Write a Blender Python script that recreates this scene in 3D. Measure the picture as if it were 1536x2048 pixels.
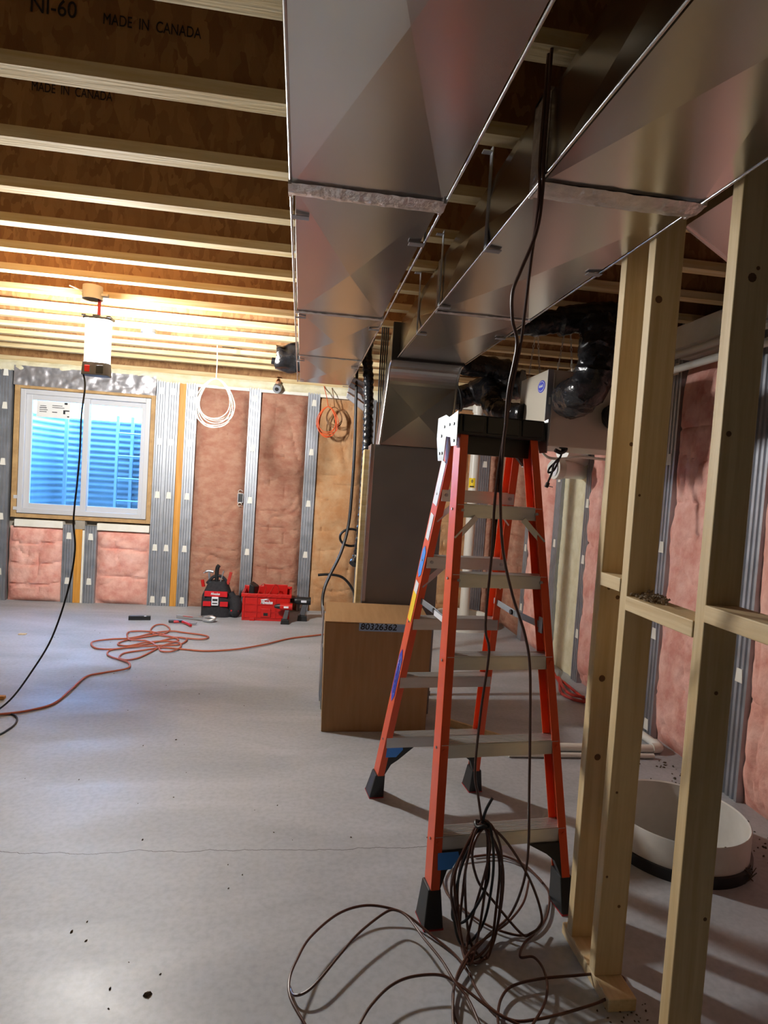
import bpy, bmesh, math, random
from mathutils import Vector, Matrix, noise
random.seed(7)
for o in list(bpy.data.objects): bpy.data.objects.remove(o)
scene = bpy.context.scene
COL = scene.collection

# ------------------------------------------------------------------ camera, world, exposure
F_PX, PITCH, ROLL, YAW, CAM_H = 1250.0, math.radians(2.75), math.radians(3.732), math.radians(7.764), 1.5
fw = Vector((math.sin(YAW)*math.cos(PITCH), math.cos(YAW)*math.cos(PITCH), -math.sin(PITCH)))
rt0 = Vector((math.cos(YAW), -math.sin(YAW), 0)); up0 = rt0.cross(fw)
RT = math.cos(ROLL)*rt0 + math.sin(ROLL)*up0
UP = -math.sin(ROLL)*rt0 + math.cos(ROLL)*up0
cam_d = bpy.data.cameras.new('camera'); cam = bpy.data.objects.new('camera', cam_d); COL.objects.link(cam)
cam_d.sensor_fit = 'VERTICAL'; cam_d.sensor_height = 24.0; cam_d.lens = 24.0*F_PX/2048.0
cam_d.clip_start = 0.05; cam_d.clip_end = 200
cam.matrix_world = Matrix(((RT.x, UP.x, -fw.x, 0), (RT.y, UP.y, -fw.y, 0), (RT.z, UP.z, -fw.z, CAM_H), (0, 0, 0, 1)))
scene.camera = cam
CAM = Vector((0, 0, CAM_H))
world = bpy.data.worlds.new('world'); scene.world = world; world.use_nodes = True
bg = world.node_tree.nodes['Background']; bg.inputs[0].default_value = (0.14, 0.44, 1.0, 1); bg.inputs[1].default_value = 125.0
scene.view_settings.view_transform = 'Standard'; scene.view_settings.look = 'None'
scene.view_settings.exposure = 0.36; scene.view_settings.gamma = 1.0
scene.view_settings.use_curve_mapping = False
LAMP_STRENGTH = 830.0

def at(px, py, X=None, Y=None, Z=None):
    """point of the place seen at photograph pixel (px,py) lying on the plane X=, Y= or Z="""
    r = fw + (px-768)/F_PX*RT - (py-1024)/F_PX*UP
    if X is not None: t = X/r.x
    elif Y is not None: t = Y/r.y
    else: t = (Z-CAM_H)/r.z
    return CAM + r*t

# ------------------------------------------------------------------ materials
def nd(nt, t, **kw):
    n = nt.nodes.new(t)
    for k, v in kw.items(): setattr(n, k, v)
    return n
def mat(name, col, rough=0.6, metal=0.0, col2=None, scale=6.0, stretch=(1,1,1), detail=4.0, ramp=(0.35,0.65),
        bump=0.0, bscale=None, rough2=None, spec=None, emit=None, estr=0.0, trans=0.0, alpha=1.0, coat=0.0, tex='noise', sheen=0.0, aniso=0.0, k=1.0):
    col = tuple(c*k for c in col)
    if col2 is not None: col2 = tuple(c*k for c in col2)
    m = bpy.data.materials.new(name); m.use_nodes = True; nt = m.node_tree; L = nt.links
    b = nt.nodes['Principled BSDF']
    b.inputs['Base Color'].default_value = (*col, 1); b.inputs['Roughness'].default_value = rough; b.inputs['Metallic'].default_value = metal
    if spec is not None: b.inputs['Specular IOR Level'].default_value = spec
    if emit: b.inputs['Emission Color'].default_value = (*emit, 1); b.inputs['Emission Strength'].default_value = estr
    if trans: b.inputs['Transmission Weight'].default_value = trans
    if alpha < 1: b.inputs['Alpha'].default_value = alpha
    if coat: b.inputs['Coat Weight'].default_value = coat
    if sheen: b.inputs['Sheen Weight'].default_value = sheen
    if aniso: b.inputs['Anisotropic'].default_value = aniso
    if col2 is not None or bump or rough2 is not None:
        tc = nd(nt, 'ShaderNodeTexCoord'); oi = nd(nt, 'ShaderNodeObjectInfo')
        mul = nd(nt, 'ShaderNodeMath', operation='MULTIPLY'); mul.inputs[1].default_value = 13.7
        L.new(oi.outputs['Random'], mul.inputs[0])
        add = nd(nt, 'ShaderNodeVectorMath', operation='ADD'); L.new(tc.outputs['Object'], add.inputs[0]); L.new(mul.outputs[0], add.inputs[1])
        mp = nd(nt, 'ShaderNodeMapping'); mp.inputs['Scale'].default_value = stretch; L.new(add.outputs[0], mp.inputs[0])
        if tex == 'voronoi':
            t = nd(nt, 'ShaderNodeTexVoronoi'); t.inputs['Scale'].default_value = scale
            w = nd(nt, 'ShaderNodeTexNoise'); w.inputs['Scale'].default_value = scale*0.6; L.new(mp.outputs[0], w.inputs['Vector'])
            mx = nd(nt, 'ShaderNodeVectorMath', operation='MULTIPLY_ADD'); mx.inputs[1].default_value = (0.12, 0.12, 0.12)
            L.new(w.outputs['Color'], mx.inputs[0]); L.new(mp.outputs[0], mx.inputs[2]); L.new(mx.outputs[0], t.inputs['Vector'])
            sep = nd(nt, 'ShaderNodeSeparateColor'); L.new(t.outputs['Color'], sep.inputs[0]); fac = sep.outputs[0]
        else:
            t = nd(nt, 'ShaderNodeTexNoise'); t.inputs['Scale'].default_value = scale; t.inputs['Detail'].default_value = detail
            t.inputs['Roughness'].default_value = 0.6
            L.new(mp.outputs[0], t.inputs['Vector']); fac = t.outputs['Fac']
        if col2 is not None:
            r = nd(nt, 'ShaderNodeValToRGB'); r.color_ramp.elements[0].position = ramp[0]; r.color_ramp.elements[1].position = ramp[1]
            r.color_ramp.elements[0].color = (*col, 1); r.color_ramp.elements[1].color = (*col2, 1)
            L.new(fac, r.inputs[0]); L.new(r.outputs[0], b.inputs['Base Color'])
        if rough2 is not None:
            mr = nd(nt, 'ShaderNodeMapRange'); mr.inputs['From Min'].default_value = 0.35; mr.inputs['From Max'].default_value = 0.65
            mr.inputs['To Min'].default_value = rough; mr.inputs['To Max'].default_value = rough2
            L.new(fac, mr.inputs[0]); L.new(mr.outputs[0], b.inputs['Roughness'])
        if bump:
            bt = nd(nt, 'ShaderNodeTexNoise'); bt.inputs['Scale'].default_value = bscale or scale*3; bt.inputs['Detail'].default_value = 5
            L.new(mp.outputs[0], bt.inputs['Vector'])
            bp = nd(nt, 'ShaderNodeBump'); bp.inputs['Strength'].default_value = bump; bp.inputs['Distance'].default_value = 0.01
            L.new(bt.outputs['Fac'], bp.inputs['Height']); L.new(bp.outputs[0], b.inputs['Normal'])
    return m

def concrete_mat():
    m = bpy.data.materials.new('concrete'); m.use_nodes = True; nt = m.node_tree; L = nt.links; b = nt.nodes['Principled BSDF']
    tc = nd(nt, 'ShaderNodeTexCoord')
    mp = nd(nt, 'ShaderNodeMapping'); mp.inputs['Scale'].default_value = (0.7, 1.8, 1); mp.inputs['Rotation'].default_value = (0, 0, 0.35); L.new(tc.outputs['Object'], mp.inputs[0])
    n1 = nd(nt, 'ShaderNodeTexNoise'); n1.inputs['Scale'].default_value = 1.3; n1.inputs['Detail'].default_value = 6; n1.inputs['Distortion'].default_value = 0.8; L.new(mp.outputs[0], n1.inputs['Vector'])
    r1 = nd(nt, 'ShaderNodeValToRGB'); e = r1.color_ramp.elements; e[0].position = .3; e[1].position = .72
    e[0].color = (.345, .36, .375, 1); e[1].color = (.49, .51, .54, 1); L.new(n1.outputs['Fac'], r1.inputs[0])
    n2 = nd(nt, 'ShaderNodeTexNoise'); n2.inputs['Scale'].default_value = 45; n2.inputs['Detail'].default_value = 5; L.new(tc.outputs['Object'], n2.inputs['Vector'])
    mix = nd(nt, 'ShaderNodeMix', data_type='RGBA', blend_type='MULTIPLY'); mix.inputs[0].default_value = .35
    r2 = nd(nt, 'ShaderNodeValToRGB'); r2.color_ramp.elements[0].position = .3; r2.color_ramp.elements[0].color = (.6, .6, .6, 1); r2.color_ramp.elements[1].position = .6; L.new(n2.outputs['Fac'], r2.inputs[0])
    L.new(r1.outputs[0], mix.inputs[6]); L.new(r2.outputs[0], mix.inputs[7])
    # hairline crack: |y - f(x)| < w
    sp = nd(nt, 'ShaderNodeSeparateXYZ'); L.new(tc.outputs['Object'], sp.inputs[0])
    cx = nd(nt, 'ShaderNodeCombineXYZ'); L.new(sp.outputs[0], cx.inputs[0])
    n3 = nd(nt, 'ShaderNodeTexNoise'); n3.inputs['Scale'].default_value = 2.2; n3.inputs['Detail'].default_value = 9; n3.inputs['Roughness'].default_value = .62; L.new(cx.outputs[0], n3.inputs['Vector'])
    f1 = nd(nt, 'ShaderNodeMath', operation='MULTIPLY_ADD'); f1.inputs[1].default_value = .16; f1.inputs[2].default_value = 2.385; L.new(n3.outputs['Fac'], f1.inputs[0])
    d1 = nd(nt, 'ShaderNodeMath', operation='SUBTRACT'); L.new(sp.outputs[1], d1.inputs[0]); L.new(f1.outputs[0], d1.inputs[1])
    d2 = nd(nt, 'ShaderNodeMath', operation='ABSOLUTE'); L.new(d1.outputs[0], d2.inputs[0])
    d3 = nd(nt, 'ShaderNodeMath', operation='LESS_THAN'); d3.inputs[1].default_value = .0016; L.new(d2.outputs[0], d3.inputs[0])
    xl = nd(nt, 'ShaderNodeMath', operation='LESS_THAN'); xl.inputs[1].default_value = .62; L.new(sp.outputs[0], xl.inputs[0])
    cr = nd(nt, 'ShaderNodeMath', operation='MULTIPLY'); L.new(d3.outputs[0], cr.inputs[0]); L.new(xl.outputs[0], cr.inputs[1])
    mix2 = nd(nt, 'ShaderNodeMix', data_type='RGBA'); mix2.inputs[7].default_value = (.09, .08, .07, 1)
    L.new(cr.outputs[0], mix2.inputs[0]); L.new(mix.outputs[2], mix2.inputs[6]); L.new(mix2.outputs[2], b.inputs['Base Color'])
    mr = nd(nt, 'ShaderNodeMapRange'); mr.inputs['From Min'].default_value = .3; mr.inputs['From Max'].default_value = .7; mr.inputs['To Min'].default_value = .60; mr.inputs['To Max'].default_value = .40; b.inputs['Specular IOR Level'].default_value = .42
    L.new(n1.outputs['Fac'], mr.inputs[0]); L.new(mr.outputs[0], b.inputs['Roughness'])
    bp = nd(nt, 'ShaderNodeBump'); bp.inputs['Strength'].default_value = .12; bp.inputs['Distance'].default_value = .004
    L.new(n2.outputs['Fac'], bp.inputs['Height']); L.new(bp.outputs[0], b.inputs['Normal'])
    return m

def lin(r, g, b): # sRGB 0-255 -> linear
    f = lambda c: (c/255/12.92) if c/255 <= .04045 else ((c/255+.055)/1.055)**2.4
    return (f(r), f(g), f(b))

M = {}
M['concrete'] = concrete_mat()
M['osb'] = mat('osb', lin(142,98,56), .75, k=.85, col2=lin(176,130,80), tex='voronoi', scale=22, stretch=(1.6,.6,.7), bump=.25, bscale=40, ramp=(0,1))
M['osb_deck'] = mat('osb_deck', lin(140,100,60), .8, col2=lin(180,140,90), tex='voronoi', scale=12, bump=.2, ramp=(0,1))
M['flange'] = mat('flange', lin(206,178,126), .78, spec=.2, k=.95, col2=lin(224,204,162), scale=4, stretch=(.5,9,9), bump=.15, bscale=10)
M['lumber_z'] = mat('lumber_z', lin(200,172,124), .6, col2=lin(218,194,150), scale=4, stretch=(9,9,.5), bump=.12, bscale=10)
M['lumber_y'] = mat('lumber_y', lin(202,174,128), .6, col2=lin(220,196,152), scale=4, stretch=(9,.5,9), bump=.12, bscale=10)
M['amber'] = mat('amber_wood', lin(196,132,44), .55, col2=lin(222,160,70), scale=4, stretch=(9,9,.5))
M['knot'] = mat('knot', lin(104,70,38), .7)
M['darkwood'] = mat('dark_wood', lin(70,46,26), .8)
M['buck'] = mat('window_buck', lin(165,130,85), .65, col2=lin(190,155,105), scale=5, stretch=(2,8,2))
M['galv'] = mat('galv_stud', (.36,.38,.41), .46, .85, col2=(.44,.46,.50), scale=9, rough2=.56)
M['duct'] = mat('galv_duct', (.56,.56,.55), .24, 1.0, col2=(.60,.60,.59), scale=3, detail=1.0, ramp=(.2,.8))
M['duct_shaded'] = mat('shaded_galv', (.20,.20,.20), .45, .3, col2=(.23,.23,.225), scale=3, detail=1.0)  # galvanized duct metal, darkened in colour for the shade on the drop front
M['seal'] = mat('foil_tape', (.62,.58,.56), .34, .85, col2=(.82,.78,.76), scale=26, bump=.9, bscale=45)
M['pink'] = mat('batt_pink', lin(206,142,128), .95, col2=lin(228,182,168), k=1.12, scale=7, bump=.8, bscale=22, spec=.1)
M['peach'] = mat('batt_peach', lin(194,134,112), .95, col2=lin(214,166,140), k=.68, scale=9, stretch=(1,1,1.6), bump=.8, bscale=22, spec=.1)
M['tan'] = mat('batt_tan', lin(210,154,106), .95, col2=lin(226,184,140), k=.74, scale=6, bump=.8, bscale=22, spec=.1)
M['wallconc'] = mat('foundation', lin(150,142,130), .85, col2=lin(172,164,150), scale=3, bump=.2)
M['darkwall'] = mat('dark_wall', lin(70,64,58), .9, col2=lin(84,78,70), scale=3)
M['sprayfoam'] = mat('spray_foam', lin(214,206,170), .7, col2=lin(230,224,196), scale=9, bump=.6, bscale=24)
M['foamboard'] = mat('foam_board', lin(228,226,212), .7, col2=lin(238,236,226), scale=6)
M['foil'] = mat('foil_wrap', (.42,.41,.43), .42, .7, col2=(.50,.49,.51), scale=8, bump=.4, bscale=14)
M['vinyl'] = mat('white_vinyl', lin(196,197,200), .4)
M['wellbar'] = mat('well_bar', (.09,.11,.13), .5)
M['glass'] = mat('glass', (1,1,1), .0, trans=1.0, spec=.5)
M['well'] = mat('well_steel', (.040,.052,.062), .5, .1, col2=(.046,.060,.072), scale=3)
M['gravel'] = mat('gravel', (.35,.33,.30), .9, col2=(.5,.48,.45), scale=30, bump=.6)
M['paperlabel'] = mat('paper_label', lin(225,225,222), .7)
M['ink'] = mat('ink', (.012,.012,.014), .7)
M['joistink'] = mat('joist_ink', (.02,.014,.01), .8)
M['black'] = mat('black_plastic', (.012,.012,.013), .45)
M['blackfilm'] = mat('black_film', (.010,.010,.012), .22, col2=(.016,.016,.018), scale=20, bump=.5, bscale=34)
M['blackcable'] = mat('black_cable', (.010,.010,.011), .42)
M['orange'] = mat('orange_fibreglass', lin(216,78,32), .34, col2=lin(226,88,40), scale=12, stretch=(1,1,.2))
M['alu'] = mat('aluminium', (.60,.61,.61), .36, .9, col2=(.66,.67,.67), scale=10, stretch=(.3,6,6), rough2=.46)
M['steelplate'] = mat('steel_plate', (.28,.30,.31), .5, .6)
M['bluesticker'] = mat('blue_sticker', lin(60,140,235), .5)
M['navysticker'] = mat('navy_sticker', lin(60,70,190), .5)
M['yellowsticker'] = mat('yellow_sticker', lin(240,205,20), .5)
M['whitesticker'] = mat('white_sticker', lin(225,228,235), .4)
M['cardboard'] = mat('cardboard', lin(160,122,80), .85, k=.9, col2=lin(170,132,90), scale=5, stretch=(6,1,.6))
M['bluetape'] = mat('blue_tape', lin(150,175,205), .6)
M['red'] = mat('red_plastic', lin(190,24,18), .4)
M['redfab'] = mat('red_fabric', lin(200,18,28), .8)
M['blackfab'] = mat('black_fabric', (.014,.014,.018), .85, col2=(.025,.025,.03), scale=40, bump=.3)
M['grey'] = mat('grey_plastic', (.09,.09,.10), .5)
M['pvc'] = mat('pvc', lin(226,224,214), .35)
M['pvc2'] = mat('pvc_basin', lin(205,203,196), .5, col2=lin(222,220,214), scale=5)
M['browncable'] = mat('brown_cable', lin(78,46,34), .32)
M['cordorange'] = mat('cord_orange', lin(176,92,62), .5)
M['coilorange'] = mat('coil_orange', lin(226,98,50), .5)
M['coilbrown'] = mat('coil_brown', lin(120,80,48), .5)
M['whitecable'] = mat('white_cable', lin(205,202,190), .45)
M['redhose'] = mat('red_hose', lin(180,50,40), .45)
M['hrv'] = mat('cabinet_paint', lin(196,188,172), .42, .1)
M['chain'] = mat('chain', (.55,.53,.48), .4, .9)
M['lampglow'] = mat('lamp_glow', (1,1,1), .5, emit=(1.0,.98,.95), estr=LAMP_STRENGTH)
M['clear'] = mat('clear_ribbed', (.9,.93,.95), .15, trans=.9)
M['copper'] = mat('copper', (.75,.38,.2), .35, 1.0)
M['boxplastic'] = mat('box_plastic', lin(205,196,172), .5)
M['soil'] = mat('dirt', lin(70,58,44), .95, col2=lin(98,84,66), scale=30, bump=.8)
M['strapred'] = mat('strap_red', lin(170,45,50), .7)
M['dustwood'] = mat('dust', lin(150,134,114), .95)

# ------------------------------------------------------------------ mesh builder
WL = {}
def wl(o): return WL.get(o.name, Vector((0,0,0))) if o else Vector((0,0,0))
class MB:
    def __init__(s): s.v = []; s.f = []
    def add(s, vs, fs):
        k = len(s.v); s.v += [Vector(v) for v in vs]; s.f += [tuple(i+k for i in f) for f in fs]; return s
    def box(s, x0, x1, y0, y1, z0, z1):
        return s.add([(x0,y0,z0),(x1,y0,z0),(x1,y1,z0),(x0,y1,z0),(x0,y0,z1),(x1,y0,z1),(x1,y1,z1),(x0,y1,z1)],
                     [(0,3,2,1),(4,5,6,7),(0,1,5,4),(1,2,6,5),(2,3,7,6),(3,0,4,7)])
    def hexa(s, p):   # 8 points, order as box
        return s.add(p, [(0,3,2,1),(4,5,6,7),(0,1,5,4),(1,2,6,5),(2,3,7,6),(3,0,4,7)])
    def bar(s, p, q, w, t, side):  # bar p->q, w along side, t along dir x side
        p, q = Vector(p), Vector(q); d = (q-p).normalized(); sd = Vector(side); sd = (sd - d*sd.dot(d)).normalized(); n = d.cross(sd)
        a, b = sd*w/2, n*t/2
        return s.hexa([p-a-b, p+a-b, p+a+b, p-a+b, q-a-b, q+a-b, q+a+b, q-a+b])
    def prism(s, poly, off):   # poly list of 3-D points, extruded by off
        n = len(poly); off = Vector(off); P = [Vector(p) for p in poly]
        return s.add(P+[p+off for p in P], [tuple(range(n))[::-1], tuple(range(n, 2*n))] + [(i,(i+1)%n,n+(i+1)%n,n+i) for i in range(n)])
    def tube(s, pts, r, n=8, caps=True, jitter=0.0):
        P = [Vector(p) for p in pts]; m = len(P); rings = []; prev = None
        for i in range(m):
            t = (P[min(i+1,m-1)]-P[max(i-1,0)]).normalized()
            if prev is None:
                a = Vector((0,0,1)) if abs(t.z) < .9 else Vector((1,0,0)); u = t.cross(a).normalized()
            else:
                u = prev - t*prev.dot(t)
                u = u.normalized() if u.length > 1e-6 else t.orthogonal().normalized()
            prev = u; w = t.cross(u); rr = r[i] if isinstance(r, (list, tuple)) else r
            rings.append([P[i]+(u*math.cos(2*math.pi*k/n)+w*math.sin(2*math.pi*k/n))*(rr*(1+jitter*(random.random()-.5))) for k in range(n)])
        vs = [v for g in rings for v in g]; fs = []
        for i in range(m-1):
            for k in range(n): fs.append((i*n+k, i*n+(k+1)%n, (i+1)*n+(k+1)%n, (i+1)*n+k))
        if caps: fs.append(tuple(range(n))[::-1]); fs.append(tuple(range((m-1)*n, m*n)))
        return s.add(vs, fs)
    def cyl(s, p, q, r, n=16, r2=None, caps=True): return s.tube([p, q], [r, r if r2 is None else r2], n, caps)
    def lathe(s, prof, c, n=32):  # prof (r,z) open polyline
        c = Vector(c); m = len(prof); vs = []; fs = []
        for r, z in prof:
            for k in range(n): a = 2*math.pi*k/n; vs.append(c+Vector((r*math.cos(a), r*math.sin(a), z)))
        for i in range(m-1):
            for k in range(n): fs.append((i*n+k, i*n+(k+1)%n, (i+1)*n+(k+1)%n, (i+1)*n+k))
        return s.add(vs, fs)
    def grid(s, fn, nu, nv):
        vs = [fn(i/nu, j/nv) for j in range(nv+1) for i in range(nu+1)]
        fs = [(j*(nu+1)+i, j*(nu+1)+i+1, (j+1)*(nu+1)+i+1, (j+1)*(nu+1)+i) for j in range(nv) for i in range(nu)]
        return s.add(vs, fs)
    def build(s, name, m, parent=None, smooth=False, bevel=0.0, origin=None):
        if parent is None:
            if origin is None:
                xs = [v.x for v in s.v]; ys = [v.y for v in s.v]; zs = [v.z for v in s.v]
                origin = Vector(((min(xs)+max(xs))/2, (min(ys)+max(ys))/2, min(zs)))
            O = Vector(origin)
        else: O = wl(parent) if origin is None else Vector(origin)
        me = bpy.data.meshes.new(name); me.from_pydata([v-O for v in s.v], [], s.f)
        bm = bmesh.new(); bm.from_mesh(me)
        bmesh.ops.recalc_face_normals(bm, faces=bm.faces)
        if bevel:
            ed = [e for e in bm.edges if len(e.link_faces) == 2 and e.calc_face_angle(0) > .5]
            bmesh.ops.bevel(bm, geom=ed, offset=bevel, segments=2, affect='EDGES', profile=.5, clamp_overlap=True)
        bm.to_mesh(me); bm.free()
        if smooth:
            for p in me.polygons: p.use_smooth = True
            me.set_sharp_from_angle(angle=math.radians(40))
        me.materials.append(M[m] if isinstance(m, str) else m)
        o = bpy.data.objects.new(name, me); COL.objects.link(o)
        if parent is not None: o.parent = parent; o.location = O-wl(parent)
        else: o.location = O
        WL[o.name] = O.copy()
        return o
def tag(o, label=None, cat=None, group=None, kind=None):
    if label: o['label'] = label
    if cat: o['category'] = cat
    if group: o['group'] = group
    if kind: o['kind'] = kind
    return o
def thing(name, label, cat, loc, group=None, kind=None):
    o = bpy.data.objects.new(name, None); COL.objects.link(o); o.location = loc; o.empty_display_size = .1
    WL[o.name] = Vector(loc); return tag(o, label, cat, group, kind)
def copy_part(src, parent, offset, name=None):   # copy sharing mesh data; offset = world shift from the source
    c = src.copy(); COL.objects.link(c)
    if name: c.name = name
    w = wl(src)+Vector(offset); WL[c.name] = w; c.parent = parent; c.location = w-wl(parent)
    for k in ('label', 'group', 'category', 'kind'):
        if k in c and parent is not None and k in ('category',): del c[k]
    return c
def spline(pts, sub=6, closed=False):
    P = [Vector(p) for p in pts]; n = len(P); out = []
    rng = range(n if closed else n-1)
    for i in rng:
        g = (lambda k: P[k % n]) if closed else (lambda k: P[max(0, min(n-1, k))])
        a, b, c, d = g(i-1), g(i), g(i+1), g(i+2)
        for j in range(sub):
            t = j/sub; t2 = t*t; t3 = t2*t
            out.append(.5*((2*b)+(c-a)*t+(2*a-5*b+4*c-d)*t2+(-a+3*b-3*c+d)*t3))
    out.append(P[0].copy() if closed else P[-1].copy()); return out
def text_part(txt, m, parent, loc, size, rot, name='lettering', width=None, bold=0.0, shear=0.0, flip=False):
    cu = bpy.data.curves.new(name, 'FONT'); cu.body = txt; cu.size = size; cu.shear = shear; cu.offset = bold; cu.extrude = .0006
    t = bpy.data.objects.new('tmp_text', cu); COL.objects.link(t)
    dg = bpy.context.evaluated_depsgraph_get(); me = bpy.data.meshes.new_from_object(t.evaluated_get(dg))
    bpy.data.objects.remove(t); bpy.data.curves.remove(cu)
    if width:
        xs = [v.co.x for v in me.vertices]; k = width/(max(xs)-min(xs))
        for v in me.vertices: v.co.x *= k
    R = rot.to_4x4() if isinstance(rot, Matrix) else rot
    me.transform(R); me.materials.clear(); me.materials.append(M[m]); me.name = name
    o = bpy.data.objects.new(name, me); COL.objects.link(o); o.parent = parent; o.location = Vector(loc)-wl(parent); WL[o.name] = Vector(loc)
    return o
ROT_FRONT = Matrix.Rotation(math.pi/2, 3, 'X')          # text standing upright, readable from -Y
def frame_rot(ex, ey):                                   # text with its x along ex and y along ey
    ex = Vector(ex).normalized(); ey = Vector(ey); ey = (ey-ex*ey.dot(ex)).normalized(); ez = ex.cross(ey)
    return Matrix((ex, ey, ez)).transposed()

# ================================================================== SETTING
YB, XR, ZJ = 6.974, 2.27, 2.55
# floor
def floor_mesh():
    b = MB(); c = Vector((1.705, 2.452)); r = .284; h = .40; n = 64; x0, x1, y0, y1 = -5.2, 2.75, -4.2, 7.4
    for (a, bb, cc, d) in ((x0, c.x-h, y0, y1), (c.x+h, x1, y0, y1), (c.x-h, c.x+h, y0, c.y-h), (c.x-h, c.x+h, c.y+h, y1)): b.box(a, bb, cc, d, -.12, 0)
    ring, sq = [], []
    for k in range(n):
        t = 2*math.pi*k/n; u, v = math.cos(t), math.sin(t); s = h/max(abs(u), abs(v)); ring.append((c.x+r*u, c.y+r*v, 0)); sq.append((c.x+s*u, c.y+s*v, 0))
    b.add(ring+sq, [(i, (i+1)%n, n+(i+1)%n, n+i) for i in range(n)])
    return b
floor = floor_mesh().build('floor', 'concrete', origin=(0,0,0))
tag(floor, 'grey concrete basement floor with a hairline crack', 'floor', kind='structure')
# back wall with window opening
WX0, WX1, WZ0, WZ1 = -2.96, -1.575, .915, 2.26
b = MB(); y0, y1 = 7.07, 7.32
b.box(-5.2, WX0, y0, y1, 0, 2.56); b.box(WX1, 2.75, y0, y1, 0, 2.56); b.box(WX0, WX1, y0, y1, 0, WZ0); b.box(WX0, WX1, y0, y1, WZ1, 2.56)
wall_back = b.build('wall_back', 'wallconc', origin=(0,7.07,0)); tag(wall_back, 'back foundation wall with pink insulation between metal studs', 'wall', kind='structure')
wall_right = MB().box(2.36, 2.62, -4.2, 7.07, 0, 2.56).build('wall_right', 'wallconc', origin=(2.36,0,0)); tag(wall_right, 'right foundation wall with pink insulation behind the wood studs', 'wall', kind='structure')
wall_left = MB().box(-5.2, -5.0, -4.2, 7.07, 0, 2.56).build('wall_left', 'darkwall', origin=(-5.1,0,0)); tag(wall_left, 'left insulated foundation wall outside the view', 'wall', kind='structure')
wall_front = MB().box(-5.0, 2.36, -4.2, -4.0, 0, 2.56).build('wall_front', 'darkwall', origin=(0,-4.1,0)); tag(wall_front, 'insulated wall behind the viewpoint', 'wall', kind='structure')

# ceiling deck and I-joists
ceiling = MB().box(-5.2, 2.75, -4.2, 7.4, 2.862, 2.885).build('ceiling', 'osb_deck', origin=(0,0,2.862))
tag(ceiling, 'open joist ceiling of wooden I-joists under the floor sheathing', 'ceiling', kind='structure')
JY = [1.53-.395*n for n in range(13, -1, -1)]+[1.921,2.326,2.728,3.113,3.492,3.885,4.300,4.712,5.088,5.470,5.824,6.171,6.50]       # far edge of each bottom flange
proto = None
def joist_parts(yf):
    yc = yf-.0325
    web = MB().box(-5.15, 2.7, yc-.005, yc+.005, ZJ+.03, 2.835).build('floor_joist', 'osb', ceiling, origin=(0,yc,ZJ))
    bf = MB().box(-5.15, 2.7, yc-.0325, yc+.0325, ZJ, ZJ+.038).build('bottom_flange', 'flange', web)
    tf = MB().box(-5.15, 2.7, yc-.0325, yc+.0325, 2.824, 2.862).build('top_flange', 'flange', web)
    return web, bf, tf
joists = {}
for i, yf in enumerate(JY):
    if proto is None:
        proto = joist_parts(yf); joists[i-14] = proto[0]
    else:
        d = (0, yf-JY[0], 0)
        w = copy_part(proto[0], ceiling, d); joists[i-14] = w
        copy_part(proto[1], w, d); copy_part(proto[2], w, d)
# printed lettering on the joist webs
def web_text(n, txt, px0, py0, px1, size, bold=0.0):
    yc = JY[n+14]-.0325-.0075
    a = at(px0, py0, Y=yc); c = at(px1, py0, Y=yc)
    text_part(txt, 'joistink', joists[n], a, size, ROT_FRONT, 'printed_lettering', width=c.x-a.x, bold=bold)
web_text(0, 'NI-60', 58, 22, 150, .062, 0.0); web_text(0, 'MADE  IN  CANADA', 205, 47, 402, .042)
web_text(1, 'MADE  IN  CANADA', 62, 180, 224, .042)
# short dark blocking pieces between the joists near the back wall
for (px, py, n) in ((462,716,9), (482,733,10), (492,747,11)):
    p = at(px, py, Z=ZJ-.004); yy = JY[n+14]
    MB().box(p.x-.05, p.x+.05, yy+.003, yy+.26, ZJ+.04, ZJ+.12).build('joist_blocking', 'darkwood', ceiling, bevel=.003)
# wood chips hanging on the joist webs are too small; sill and rim
MB().box(2.62, 2.7, -4.2, 7.07, 2.56, 2.862).build('rim_board', 'osb', ceiling); MB().box(-5.2, -5.15, -4.2, 7.07, 2.56, 2.862).build('rim_board', 'osb', ceiling); MB().box(-5.15, 2.7, -4.2, -4.15, 2.56, 2.862).build('rim_board', 'osb', ceiling)
rim = MB().box(-5.15, 2.7, 7.03, 7.07, 2.56, 2.862).build('rim_board', 'osb', ceiling)
sill = MB().box(-5.0, 2.36, 6.955, 7.07, 2.505, 2.549).build('sill_plate', 'flange', wall_back, bevel=.003)

# ---- metal studs
def stud_profile(width, depth=.05, grooves=4):
    pts = [(0, depth), (0, 0)]
    gw = width/(grooves*2+1)
    for g in range(grooves):
        x = gw*(2*g+1); pts += [(x, 0), (x+gw*.28, .010), (x+gw*.72, .010), (x+gw, 0)]
    pts += [(width, 0), (width, depth)]
    return pts
def metal_stud(wall, origin, ex, ey, width, z0, z1, tabs, grooves=4):
    """origin = left front corner; ex along the wall, ey into the wall"""
    O = Vector(origin); ex = Vector(ex); ey = Vector(ey)
    poly = [O+ex*a+ey*b+Vector((0,0,z0)) for a, b in stud_profile(width, grooves=grooves)]
    st = MB().prism(poly, (0,0,z1-z0)).build('metal_stud', 'galv', wall, bevel=0)
    tw = .052
    for z in tabs:
        c = O+ex*(width*.52)+Vector((0,0,z))-ey*.003
        P = [c-ex*tw*.5, c+ex*tw*.5, c+ex*tw*.36+Vector((0,0,.07)), c-ex*tw*.36+Vector((0,0,.07))]
        MB().prism(P, ey*.0025).build('stud_tab', 'foamboard', st)
    return st
BX, BY = (1,0,0), (0,1,0)
TB = (.035, .60, 1.17, 1.74, 2.28)
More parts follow.
